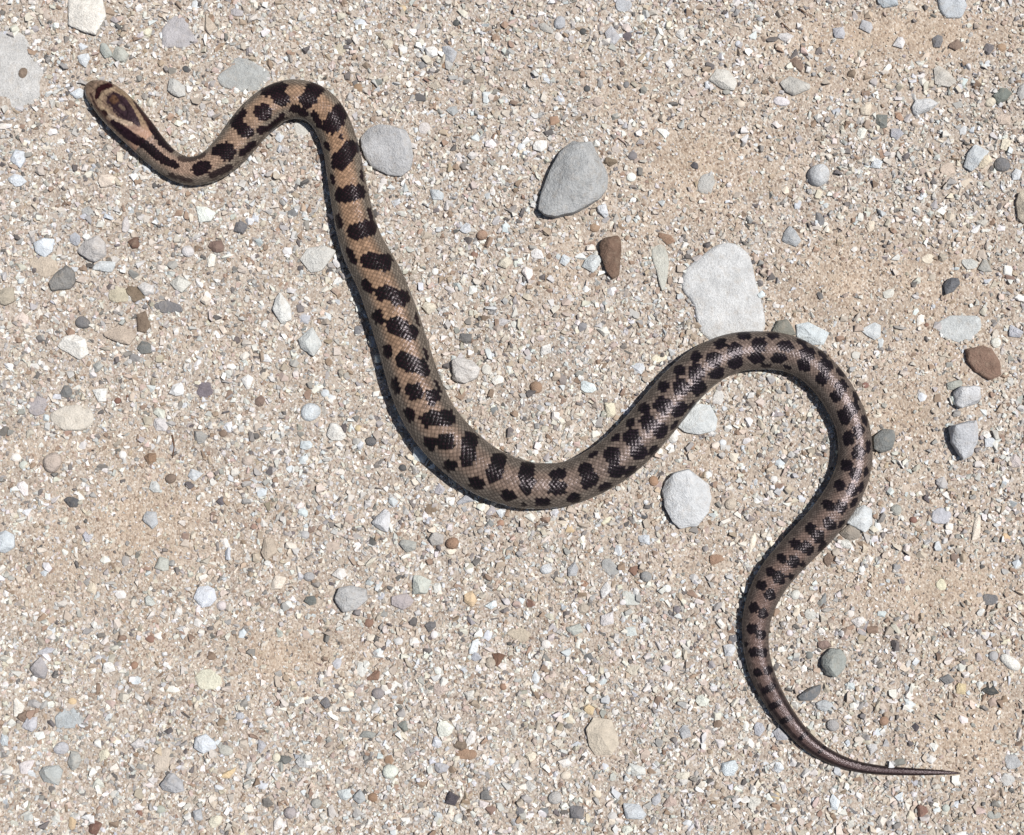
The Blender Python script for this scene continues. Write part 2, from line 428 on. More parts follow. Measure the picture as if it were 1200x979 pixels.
    for a in [(383,171,6,3),(390,211,7,2.6),(424,206,6,2),(397,260,9,4.2),(434,251,8,2.6),(412,300,10,4.5),(430,336,9,5.6),(442.4,372,8.5,6),
              (454,412,8.5,5.6),(488.7,373.4,8,2),(499,416,7,2),(464,453,10,5.2),(485,459,10,10),(507.5,465,9,9),(513.5,453,8,2),(480,486,9,6.2),
              (503.3,520,9.5,6.4),(523,518,10.8,10.8),(527.6,546,7,7.4),(558,566,9.5,7),(595,581,9,6.4),(615,592,4,2.5),(635.6,588.6,9.5,5.4),
              (653.6,556,10,7),(653.6,572,11.5,8),(694,533,6.5,2.6),(686.5,550.5,9.5,8),(691,564,11,7.4),(672.8,584,8.5,6),(710,571.8,8,5.4),
              (717,534,9,9.5),(721.6,551,9,9),(739,553.4,7.5,5),(721.6,514,5.5,3.4),(741,514,9,9),(748.6,530,9,9),(739,496,5,5),(766.6,528.6,6.5,4.4),
              (759,495,8.5,9),(773.4,505,8.5,8),(755.4,478.7,6,6),(790,499.4,5.5,3.2),(777,475.3,9,9),(796,480,9.5,7),(776.8,453.7,6.4,6.4),
              (798,453.7,9,9),(818.8,455.5,9,7),(810.5,475.8,6,2.8),(795.4,434.8,6,6),(816,436.4,8.5,9),(839.8,437.5,8.5,6.5),(815.7,418,6,6),
              (836.4,421.8,8.5,8.5),(861.8,425,8.5,7),(844,402.6,7,5.4),(861,410.5,8.5,8),(887,419.5,8.5,6.5),(872.4,394,7,4.4),(889,403.8,8.5,7.5),
              (913,420,8.5,6),(906,393.6,7,3.8),(920,406,8.5,6),(897,429,5.5,2.2),(923,430.8,4.5,2.2),(939,401,6.5,3.2),(946.3,414.8,8,7.5),
              (941.8,428.3,7.5,6.4),(967.6,429,7.5,7.5),(963.6,444,6.6,6.6),(964.3,416,6,3.6),(985.6,453,7,7),(979,464.3,6.6,6.4),(985.6,436,6,3.8),
              (999,479,7.5,7.2),(989.4,489,8.5,6.5),(1003.6,464.3,5.5,3.2),(1005.8,505.8,7.5,6.4),(994.6,513.7,7.5,6.5),(1013.7,493.5,6.5,2.8),
              (1017.5,523.8,6.5,2.8),(1005.8,530.6,7.5,7),(992.4,545,6.5,6.4),(1002.5,555.3,7.5,6),(984.5,568.8,6,6.4),(1014.8,553,5.5,2.8),
              (1009,572,5.5,2.8),(998,574.4,6.5,6),(971,592.4,5.5,7),(985.6,594.6,6.5,7.4),(1000.7,589,5.5,2.8),(950.5,619.4,5.5,6.4),(971.6,614.7,6.5,7.4),
              (931.7,638,5.5,6.4),(958.7,628.8,6.5,6.4),(916.4,654.6,5,6.4),(945.8,642.9,6.5,7.4),(930.5,658,6.5,6.5),(941,661.7,3.4,3.4),
              (902.3,670,5,5),(912.9,677,6.5,7.4),(927,675.8,3.2,3.2),(963.4,640.5,6.5,3.2),(985.7,614.7,5.5,2.4),(893,686.3,5.4,5.4),(902.3,697,6,6),
              (883.5,712.2,5.8,5.8),(894,719.2,5.5,5.6),(881,737,5.8,5.6),(891.2,744,5,5.6),(883.5,764.6,5.4,5.4),(894,765.5,5,5),
              (888.2,788.6,4.8,5),(900,786,4.8,5),(874,755.7,2.8,2.6)]: ell(*a)
    for p_, r in [([(896,809),(905,805)],4.2),([(903,829),(913,824)],4.2),([(916,846),(926,842)],3.6),([(938,866),(944,860)],2.6),([(960,882),(966,876)],2)]: cap(p_, r)
    fl = (f < .24) & (np.abs(av - 1.22 - .08 * np.sin(sv / 9)) < .07) & (rnd[:, 0] < .75)
    dark[fl] = np.maximum(dark[fl], .5)
    fl = (f < .5) & (np.abs(av - 1.5) < .06) & (rnd[:, 0] < .5); dark[fl] = np.maximum(dark[fl], .4)
    # two faint dark lines run down the tail
    tl = (f > .86) & (np.abs(np.sin(TH2.ravel())) > .45) & (np.abs(np.sin(TH2.ravel())) < .8) & (av < 1.5)
    dark[tl] = np.maximum(dark[tl], .65)
    blot = key([(0, (46, 31, 37)), (.25, (44, 27, 32)), (.4, (38, 27, 31)), (.55, (44, 36, 43)), (.8, (41, 33, 38)), (1, (44, 33, 37))], f) * (.6 + .5 * rnd[:, 2:3]) * (.7 + 1.0 * np.clip((edge.ravel() - .15) / .3, 0, 1) * (1 - .5 * along.ravel()))[:, None]
    col = lerp(col, blot, np.where(hm, 0, dark))
    # skin between the scales is darker
    gr = np.clip(1 - edge.ravel() / .2, 0, 1) * np.where(hm, 0, 1)
    col *= (1 - .62 * gr)[:, None]
    # head shields -------------------------------------------
    k = np.nonzero(hm)[0]
    hc = np.broadcast_to(alb((150, 124, 102)), (len(k), 3)).copy()
    hn = lattice_noise(pt[k, 0], pt[k, 1], 3.0, 9)
    hc *= (1 + .5 * hn)[:, None]; hc *= np.clip(.66 + S2.ravel()[k] / 40, 0, 1)[:, None]
    lip = np.clip((av[k] - 1.12) / .25, 0, 1); hc = lerp(hc, np.broadcast_to(alb((176, 158, 134)), hc.shape), lip)
    def paint(pts, r, c, soft=.25):
        nonlocal hc
        rs = r if isinstance(r, (list, tuple)) else [r] * len(pts)
        d = seg_d(k, pts, rs) + .45 * lattice_noise(pt[k, 0], pt[k, 1], 1.7, 4)
        a_ = np.clip((1 - d) / soft + .5, 0, 1) * (av[k] < 1.5)
        hc = lerp(hc, np.broadcast_to(alb(c), hc.shape), a_)
    paint([(150,146),(166,160),(180,172)], [4,8,8], (186, 150, 130))
    paint([(134,117),(145,126),(155,136)], [9,12.5,9], (62, 44, 50))
    paint([(152,134),(163,146)], [6,3], (58, 42, 48))
    paint([(134,117)], 5, (112, 80, 58)) if False else paint([(133.5,116.5),(134.5,117.5)], 4.6, (112, 80, 58), .5)
    paint([(141,124),(145,128)], 2.0, (128, 108, 92), .6)
    paint([(113,114),(115.5,106),(121,102),(129,100)], [2.6,3.4,3.6,3.2], (58, 28, 28))
    paint([(117,119),(120,111),(126,107),(134,104)], 2.1, (188, 160, 130))
    paint([(116,118),(120,128),(127,131)], 2.4, (180, 154, 124))
    paint([(127,135),(139,142),(153,145.5)], [2,2.8,2.6], (204, 178, 152))
    paint([(136,106),(147,110),(156,122),(164,136),(170,150)], [2.2,2.6,2.8,3,3.4], (160, 134, 106))
    paint([(121,131),(123.5,134)], 2.8, (60, 38, 34))
    paint([(106,110),(112,124),(124,140),(140,155)], 1.3, (92, 70, 60))
    paint([(132,143),(140,150),(150,158),(160,165),(172,172)], [3,5,6,5.6,5.6], (46, 29, 36))
    paint([(158,119),(166,130),(174,141),(182,154)], [2,3.4,4.4,5], (56, 34, 34))
    # sutures between the shields
    hc *= (1 - .42 * groove.ravel()[k])[:, None]; g3 = hc.mean(1, keepdims=True); hc = g3 + (hc - g3) * .86
    hc *= (1 + .45 * (rnd[k, :1] - .5)) * (1 + .5 * lattice_noise(pt[k, 0], pt[k, 1], 1.3, 15))[:, None] * .92
    wv = np.clip((96 - S2.ravel()[k]) / 14, 0, 1)
    full = lerp(key([(0, (176, 144, 122)), (.05, (186, 150, 128))], f[k]), blot[k], dark[k])
    hc = lerp(full, hc, wv)
    col[k] = hc
    col = np.clip(col, .006, .8)
    # ---------- mesh with closed ends
    A = np.arange(NS - 1)[:, None] * NT; B = np.arange(NT)[None]
    B2 = (np.arange(NT) + 1) % NT
    F = np.stack([A + B, A + NT + B, A + NT + B2[None], A + B2[None]], -1).reshape(-1, 4)
    Vf = V.reshape(-1, 3)
    me = mesh_np('body', Vf, F, True)
    color_attr(me, col)
    bm = bmesh.new(); bm.from_mesh(me)
    be = [e for e in bm.edges if e.is_boundary]
    bmesh.ops.holes_fill(bm, edges=be, sides=0)
    bmesh.ops.recalc_face_normals(bm, faces=bm.faces)
    bm.to_mesh(me); bm.free()
    for p_ in me.polygons: p_.use_smooth = True
    o = bpy.data.objects.new('snake', None); COL.objects.link(o); o.empty_display_size = .02
    link('body', me, M_SNAKE, o)
    tag(o, 'brown snake with dark maroon blotches stretched in curves across the gravel', 'snake')
    # eyes, set into the sides of the head under the brow
    i = int(np.searchsorted(sarr, 22))
    for sgn in (-1, 1):
        bm = bmesh.new(); bmesh.ops.create_uvsphere(bm, u_segments=16, v_segments=10, radius=hw[i] * .17)
        for v in bm.verts: v.co.z *= .85
        m2 = bpy.data.meshes.new('eye'); bm.to_mesh(m2); bm.free()
        for p_ in m2.polygons: p_.use_smooth = True
        d = sgn * hw[i] * .86
        link('eye', m2, M_EYE, o, (C[i, 0] + N[i, 0] * d, C[i, 1] + N[i, 1] * d, C[i, 2] + hh[i] * .25))
    return o
snake = build_snake()
CLpx = np.stack([cx_, cy_], -1)[::4]; CWpx = cw_[::4]

# ------------------------------------------------------------------ stones
def rand_poly(w, h, rot, shape, rs):
    n = {'r': 22, 'a': int(rs.integers(5, 8)), 'e': 7, 'f': 11, 'b': 8, 't': 4}.get(shape, 8)
    a = np.sort((np.arange(n) + rs.uniform(-.42, .42, n)) / n * 2 * np.pi) + rs.uniform(0, 6.28)
    pw = {'b': 3.6, 't': 1.5}.get(shape, 2.0)
    r = (np.abs(np.cos(a)) ** pw + np.abs(np.sin(a)) ** pw) ** (-1 / pw) * (1 + rs.uniform(-.34, .14, n) * (shape != 'r'))
    if shape == 'r': r *= 1 + .07 * np.sin(2 * a + rs.uniform(0, 6)) + .05 * np.sin(3 * a + rs.uniform(0, 6))
    p = np.stack([np.cos(a) * r, np.sin(a) * r], -1)
    p = (p - (p.max(0) + p.min(0)) / 2) / (p.max(0) - p.min(0)) * (w, h)
    c, s = math.cos(math.radians(rot)), math.sin(math.radians(rot))
    return p @ np.array([[c, s], [-s, c]])

def rock_mesh(pts, hgt, shape, seed, fine, tops=None):
    """angular broken stone: convex facets over the outline, chipped edges, rough faces"""
    from mathutils import noise as mn
    rs = np.random.default_rng(seed)
    pts = np.asarray(pts); size = np.abs(pts).max() * 2
    P3 = []
    for (x, y) in pts:
        P3.append((x * .82, y * .82, -.5 * hgt)); P3.append((x * .95, y * .95, -.02 * hgt))
        f_ = rs.uniform(.96, 1.0); P3.append((x * f_, y * f_, hgt * rs.uniform(.2, .6)))
    off = rs.uniform(-.3, .3, 2) * size * .5
    a0 = rs.uniform(0, 6.28); nt_ = rs.integers(2, 5)
    if tops is not None: nt_ = 0; P3 += [(x, y, z * hgt) for x, y, z in tops]
    else: P3.append((off[0], off[1], hgt))
    for k in range(nt_):
        i = rs.integers(0, len(pts)); q = pts[i] * rs.uniform(.3, .8)
        P3.append((q[0], q[1], hgt * rs.uniform(.62, 1.0)))
    bm = bmesh.new(); vs = [bm.verts.new(q) for q in P3]
    bmesh.ops.convex_hull(bm, input=vs)
    bmesh.ops.delete(bm, geom=[v for v in bm.verts if not v.link_faces], context='VERTS')
    bmesh.ops.dissolve_limit(bm, angle_limit=math.radians(9), verts=bm.verts[:], edges=bm.edges[:])
    if fine:
        bmesh.ops.bevel(bm, geom=bm.edges[:], offset=min(size * .055, hgt * .16), offset_type='OFFSET', segments=2, profile=.6, affect='EDGES', clamp_overlap=True)
        bmesh.ops.triangulate(bm, faces=bm.faces[:])
        for _ in range(fine):
            le = size * (.16 if fine == 1 else .10)
            es = [e for e in bm.edges if e.calc_length() > le]
            if es: bmesh.ops.subdivide_edges(bm, edges=es, cuts=1 if fine == 1 else 2, use_grid_fill=False)
            bmesh.ops.triangulate(bm, faces=bm.faces[:])
        bm.normal_update()
        o3 = Vector((seed * 1.7 % 97, seed * .9 % 53, 0))
        for v in bm.verts:
            k = v.co / size
            d = mn.noise(k * 4.5 + o3) * .030 + mn.noise(k * 12 + o3) * .014 + mn.noise(k * 30 + o3) * .006
            v.co += v.normal * d * min(size, hgt * 2.2)
    bmesh.ops.recalc_face_normals(bm, faces=bm.faces)
    me = bpy.data.meshes.new('stone'); bm.to_mesh(me); bm.free()
    for p_ in me.polygons: p_.use_smooth = True
    me.set_sharp_from_angle(angle=math.radians(24 if fine else 12))
    return me

def stone_mesh(pts, hgt, shape, seed, nphi, tops=None):
    if shape in 'abet': return rock_mesh(pts, hgt, shape, seed, 2 if nphi > 40 else (1 if nphi > 20 else 0), tops)
    """pts: outline in metres round the origin (star-shaped); hgt: height above the ground"""
    rs = np.random.default_rng(seed)
    pts = np.asarray(pts); nxt = np.roll(pts, -1, 0)
    ph = np.linspace(0, 2 * np.pi, nphi, endpoint=False)
    R = np.zeros(nphi)
    for i, a in enumerate(ph):
        d = np.array([math.cos(a), math.sin(a)]); e = nxt - pts
        den = d[0] * e[:, 1] - d[1] * e[:, 0]; den = np.where(abs(den) < 1e-12, 1e-12, den)
        t = (pts[:, 0] * e[:, 1] - pts[:, 1] * e[:, 0]) / den
        u = (pts[:, 0] * d[1] - pts[:, 1] * d[0]) / den
        ok = (t > 0) & (u >= -1e-6) & (u <= 1 + 1e-6)
        R[i] = t[ok].max() if ok.any() else np.nan
    R = np.where(np.isnan(R), np.nanmean(R), R)
    kb = 1 if shape != 'r' else 2
    for _ in range(kb): R = (np.roll(R, 1) + 2 * R + np.roll(R, -1)) / 4
    size = R.mean()
    if shape == 'r': rings = [(.78, -.6), (.97, -.25), (1, .1), (.955, .36), (.86, .6), (.70, .79), (.50, .91), (.27, .975)]
    elif shape == 'f': rings = [(.92, -1.6), (1, -.4), (.985, .35), (.94, .75), (.85, .93), (.62, 1.0), (.32, 1.0)]
    else: rings = [(.84, -.6), (1, -.12), (.985, .3), (.93, .62), (.83, .84), (.64, .97), (.33, 1.03)]
    if nphi < 20: rings = [rings[i] for i in (0, 1, 3, 4, 6)]
    vs = []
    for k, (s, z) in enumerate(rings):
        rr = R * s
        zz = np.full(nphi, z * hgt)
        vs.append(np.stack([np.cos(ph) * rr, np.sin(ph) * rr, zz], -1))
    v = np.concatenate(vs + [np.array([[0, 0, hgt * 1.03 * (rings[-1][1] > .9) + 0]])])
    if shape in 'abet':                                  # break it into flat facets
        for _ in range(rs.integers(4, 8)):
            az = rs.uniform(0, 6.28); el = rs.uniform(.35, 1.35)
            n = np.array([math.cos(az) * math.cos(el), math.sin(az) * math.cos(el), math.sin(el)])
            up = v[:, 2] > hgt * .12
            dd = v @ n; d0 = dd.max() * rs.uniform(.74, .93)
            over = np.where(up, np.maximum(dd - d0, 0), 0)
            v = v - over[:, None] * n * np.array([.55, .55, 1.0])
    amp = {'r': .018, 'f': .02}.get(shape, .028)
    wob = lattice_noise(v[:, 0] + seed * .37, v[:, 1] + v[:, 2], size * .45, 21) * 2
    v = v + wob[:, None] * amp * size * np.array([.8, .8, .35 if shape == 'f' else 1.0]) * (v[:, 2:3] > -hgt)
    if shape == 'f': v[:, 2] += lattice_noise(v[:, 0] + seed, v[:, 1], size * .6, 22) * hgt * .9
    m = len(rings); F = []
    for k in range(m - 1):
        for i in range(nphi):
            j = (i + 1) % nphi; F.append((k * nphi + i, k * nphi + j, (k + 1) * nphi + j, (k + 1) * nphi + i))
    top = m * nphi
    T = [((m - 1) * nphi + i, (m - 1) * nphi + (i + 1) % nphi, top) for i in range(nphi)]
    bot = [tuple(range(nphi - 1, -1, -1))]
    me = bpy.data.meshes.new('stone'); me.from_pydata([tuple(q) for q in v], [], F + T + bot); me.update()
    for p_ in me.polygons: p_.use_smooth = True
    me.set_sharp_from_angle(angle=math.radians(50 if shape in 'rf' else 27))
    return me

def toned(c):
    c = np.asarray(c, float); return c.mean() + (c - c.mean()) * (.55 if c[2] > c[0] else (.85 if c[0] - c[2] < 35 else .66))
STONES = []      # (centre px, outline px) kept for laying the gravel around them
def add_stone(name, label, cat, poly, hgt_px, shape, colr, mat=None, group=None, seed=0, lift=0.0, tops=None):
    poly = np.asarray(poly, float); c = (poly.min(0) + poly.max(0)) / 2
    hgt = hgt_px * M_PX * (1.22 if shape != 'f' else 1.0)
    zc = hgt * .35
    w3 = P(poly[:, 0], poly[:, 1], zc); cw = P(c[0], c[1], zc)
    size = (poly.max(0) - poly.min(0)).max()
    me = stone_mesh((w3 - cw)[:, :2], hgt, shape, seed + 1, 52 if size > 30 else (30 if size > 17 else 16), None if tops is None else [tuple((P(x, y, zc) - cw)[:2]) + (z,) for x, y, z in tops])
    o = link(name, me, mat or M_STONE)
    g = float(ground_z(cw[0], cw[1]))
    o.location = (cw[0], cw[1], g + lift * M_PX)
    colr = toned(colr)
    o.color = (*alb(colr, 1.36 if colr.mean() > 170 else 1.15), 1)
    tag(o, label, cat, group)
    if shape == 'f': o.rotation_euler = ((seed * 37 % 11 - 5) / 5 * min(.07, 1.6 / size), (seed * 53 % 13 - 6) / 6 * min(.07, 1.6 / size), 0)
    STONES.append((c, poly, shape, hgt_px, o))
    return o

def Z(ox, oy, k, *p): return [(ox + x / k, oy + y / k) for x, y in p]
BIG = [  # label, outline, height px, shape, colour, material
 ('rounded pale grey stone touching the right side of the snake behind its first bend', Z(250,70,4.256,(728,385),(770,340),(830,315),(900,335),(960,345),(990,400),(1000,480),(985,545),(940,582),(870,575),(790,535),(748,490),(738,440)), 15,'a',(184,185,188),M_SPECK),
 ('large grey wedge-shaped stone with a streaked face, tallest stone on the gravel', [(630,246),(634,220),(645,195),(655,178),(672,165),(693,165),(702,185),(713,205),(714,220),(702,234),(690,243),(670,253),(650,256),(636,252)], 25,'a',(172,175,176),M_STREAK),
 ('dark brown triangular stone below the large grey wedge stone', Z(600,245,4,(405,165),(430,135),(500,115),(515,140),(510,200),(502,260),(508,310),(470,332),(440,290),(415,220)), 14,'a',(140,104,82),M_STONE),
 ('pale grey drop-shaped flat stone between the brown triangle and the big slab', Z(600,245,4,(645,190),(670,165),(710,160),(730,195),(737,250),(732,310),(718,370),(705,410),(695,360),(680,300),(662,245)), 4,'f',(196,196,186),M_STONE),
 ('big pale flat slab partly covered by the snake, widest stone here', Z(600,245,4,(800,310),(810,280),(860,240),(900,210),(960,165),(1030,145),(1080,175),(1120,220),(1135,290),(1150,350),(1170,430),(1190,500),(1195,570),(1100,640),(960,640),(900,600),(875,560),(860,500),(855,450),(820,410),(795,370)), 4,'f',(205,207,208),M_SPECK),
 ('bluish white chunky stone with a dark shadowed edge under the snake\'s rising curve', Z(600,490,4,(700,340),(715,290),(755,255),(830,235),(870,270),(925,310),(940,370),(925,440),(870,510),(790,525),(750,490),(710,420)), 13,'a',(206,210,214),M_STONE),
 ('bluish white stone tucked against the snake\'s lower edge beside its rising curve', Z(680,370,4.444,(560,480),(610,455),(680,465),(720,540),(710,600),(620,625),(540,610),(505,580)), 7,'a',(204,212,214),M_STONE),
 ('dark grey rounded stone touching the outside of the snake\'s last big curve', Z(900,490,4,(488,90),(540,48),(590,55),(599,100),(582,150),(530,168),(495,145)), 11,'a',(140,145,143),M_SPECK),
 ('rough pale grey rock with a deep shadow beside it, below the white block', Z(900,490,4,(845,40),(900,20),(970,10),(985,60),(975,120),(960,180),(910,202),(880,150),(855,110)), 18,'a',(192,196,204),M_SPECK),
 ('white squarish block of stone just below the reddish brown stone', Z(900,245,4,(865,855),(900,830),(990,830),(1000,880),(985,915),(900,940),(875,920)), 14,'a',(206,208,212),M_SPECK),
 ('reddish brown oval stone, largest brown stone on the gravel', Z(900,245,4,(920,655),(1000,640),(1050,655),(1090,720),(1095,780),(1040,810),(970,765),(930,715)), 11,'a',(160,120,98),M_SPECK),
 ('small dark slate grey tilted stone on the open sand', Z(900,245,4,(818,355),(850,322),(890,325),(897,355),(870,390),(830,407)), 9,'a',(118,121,130),M_STONE),
 ('flat pale grey-green stone sunk in sand above the reddish brown stone', Z(900,245,4,(780,540),(850,500),(990,500),(1000,560),(950,620),(900,635),(800,600)), 2.5,'f',(192,198,198),M_SPECK),
 ('pale blue stone poking out behind the top of the snake\'s last big curve', Z(900,245,4,(130,540),(190,528),(290,580),(262,640),(200,640),(135,600)), 5,'a',(202,216,222),M_STONE),
 ('dull grey-green stone half hidden behind the snake beside the big slab', Z(900,245,4,(18,575),(40,520),(90,515),(112,540),(135,590),(60,600)), 7,'a',(146,146,136),M_STONE),
 ('pale bluish triangular flake in the sand outside the snake\'s last big curve', Z(900,245,4,(430,565),(500,530),(532,545),(527,600),(500,617),(460,592)), 4,'a',(206,214,218),M_STONE),
 ('bluish white angular stone against the outer edge of the snake below the dark rounded stone', Z(900,490,4,(362,490),(400,430),(450,405),(490,430),(492,500),(452,542),(400,512)), 9,'a',(206,214,218),M_STONE),
 ('brownish grey flat stone leaning beside the bluish white stone at the snake\'s edge', Z(900,490,4,(330,540),(380,500),(432,515),(432,562),(380,577)), 6,'a',(172,162,150),M_STONE),
 ('bright white jagged stone above the snake\'s head', Z(0,0,4,(318,-12),(400,-20),(482,-8),(502,80),(470,130),(450,168),(400,155),(370,130),(315,118)), 10,'a',(234,229,220),M_STONE),
 ('wide grey flat stone sunk flush in the gravel beside the snake\'s snout', Z(0,0,4,(-60,150),(0,140),(110,150),(150,250),(232,350),(240,430),(150,500),(30,530),(-60,500)), 1.6,'f',(199,198,196),M_SPECK),
 ('pale wedge-shaped grey stone in the sand left of the half-moon stone', Z(900,0,4,(50,390),(100,355),(200,395),(202,420),(120,452),(80,432)), 6,'a',(196,193,186),M_STONE),
 ('half-moon shaped white stone with a dark shadow along its edge', Z(900,0,4,(672,505),(690,470),(760,460),(802,485),(760,520),(690,547),(675,532)), 10,'a',(212,214,216),M_STONE),
 ('pale beige triangular stone above the half-moon stone', Z(900,0,4,(775,320),(800,306),(850,340),(887,387),(850,412),(780,397)), 7,'a',(204,199,190),M_STONE),
 ('round bluish white stone, like a marble, on the gravel', Z(900,0,4,(185,812),(205,780),(240,765),(275,770),(294,810),(284,850),(240,876),(198,858)), 11,'r',(204,208,212),M_STONE),
 ('bluish slanted stone with a yellow chip lying on its side', Z(900,0,4,(912,785),(930,720),(965,678),(1042,710),(1010,745),(985,780),(950,812)), 9,'a',(198,207,213),M_STONE),
 ('cream yellow angular chip beside the bluish slanted stone', Z(900,0,4,(985,792),(990,735),(1030,723),(1050,760),(1012,792)), 8,'a',(240,220,186),M_STONE),
 ('blue-grey stone sunk in fine sand above the beige triangular stone', Z(900,0,4,(790,-20),(850,-30),(915,-10),(935,30),(905,88),(830,90),(800,50)), 3,'f',(184,193,202),M_SPECK),
 ('flat blue-grey stone with a dark lower edge near the sunken blue-grey stone', Z(900,0,4,(505,-25),(600,-25),(612,30),(540,42),(512,20)), 7,'a',(180,194,204),M_STONE),
 ('pale cream rounded stone on the gravel above the sandy hollow', Z(600,0,4,(918,372),(960,320),(1022,328),(1057,390),(1042,427),(980,417)), 7,'a',(214,211,203),M_STONE),
 ('tan squarish stone lying in gravel under the snake\'s belly curve, largest tan stone', Z(600,735,4,(345,480),(380,420),(470,430),(482,480),(507,550),(470,602),(390,607),(360,560)), 8,'a',(212,196,172),M_STONE),
 ('grey-green chunky rock with a deep dark shadow beside the snake\'s tail', Z(900,735,4,(248,140),(290,98),(342,100),(372,150),(362,197),(320,237),(268,227),(248,180)), 13,'a',(168,173,168),M_SPECK),
 ('dark slate wedge pointing towards the snake\'s tail', Z(900,735,4,(138,327),(190,285),(252,268),(247,312),(210,347),(150,347)), 7,'a',(128,133,140),M_STONE),
 ('cream brown stone at the sand\'s edge with a dark shadow on one side', [(1190,238),(1193,226),(1202,222),(1212,232),(1212,256),(1200,264),(1192,256)], 12,'a',(214,198,172),M_STONE),
 ('blue-white six-sided flat stone on open sand', Z(0,490,4,(905,845),(928,790),(975,782),(1005,800),(1018,848),(985,885),(945,892)), 6,'a',(214,222,236),M_STONE),
 ('grey two-faced stone with a ridge, near the orange-yellow pebble', Z(300,490,4,(365,845),(385,795),(440,782),(520,800),(525,850),(470,900),(410,915),(375,880)), 11,'a',(188,188,188),M_STONE),
 ('white-grey pointed triangular stone in gravel near the snake\'s belly curve', Z(300,490,4,(538,490),(580,445),(605,418),(628,440),(630,490),(618,540),(580,525)), 9,'a',(212,214,220),M_STONE),
 ('white chalky stone with dark pits on the open gravel', Z(0,245,4,(265,645),(300,600),(345,583),(405,610),(420,680),(375,710),(320,680)), 8,'a',(236,233,226),M_SPECK),
 ('dark grey pyramid-like stone with flat facets', Z(0,245,4,(228,345),(260,300),(310,260),(350,290),(355,345),(330,375),(240,388)), 11,'a',(152,150,147),M_STREAK),
 ('large tan flat stone sunk in the gravel, rounded below', Z(0,245,4,(225,960),(300,920),(400,915),(440,960),(435,1010),(380,1040),(300,1042),(235,1000)), 4,'f',(214,206,193),M_STONE),
 ('pale grey stone pressed against the snake\'s left side, half shadowed', Z(300,245,4,(200,235),(240,180),(320,170),(380,195),(350,240),(310,290),(255,300)), 7,'a',(208,207,202),M_STONE),
 ('pale cube-like stone right of the snake\'s long straight stretch', Z(300,245,4,(915,710),(945,695),(1010,705),(1052,745),(1045,790),(975,822),(920,800)), 12,'a',(208,204,200),M_SPECK),
]
TOPS = {0: [(452,150,.85),(468,153,1),(477,182,.92),(458,199,.62),(446,170,.7)], 1: [(680,171,.72),(692,196,1),(674,212,.98),(702,221,.62),(664,236,.5)],
        2: [(712,281,1),(722,300,.86),(719,318,.55)], 5: [(788,556,.9),(806,551,.95),(811,583,1),(797,606,.8),(826,588,.34),(818,606,.3)],
        8: [(1116,500,.95),(1138,497,.9),(1139,517,.75),(1126,528,.6)], 9: [(1124,455,.95),(1146,454,1),(1146,468,.85),(1125,472,.8)],
        10: [(1135,412,.8),(1158,415,1),(1166,432,.75)], 34: [(405,690,.9),(410,703,1),(425,694,.8)], 36: [(78,398,.8),(96,402,1),(95,414,.7)], 37: [(80,316,1),(74,330,.7)]}
for i, (lb, poly, hp, sh, c, m) in enumerate(BIG):
    add_stone('flat_stone' if sh == 'f' else 'stone', lb, 'stone', poly, hp, sh, c, m, None, i * 7 + 100, 0.0, TOPS.get(i))

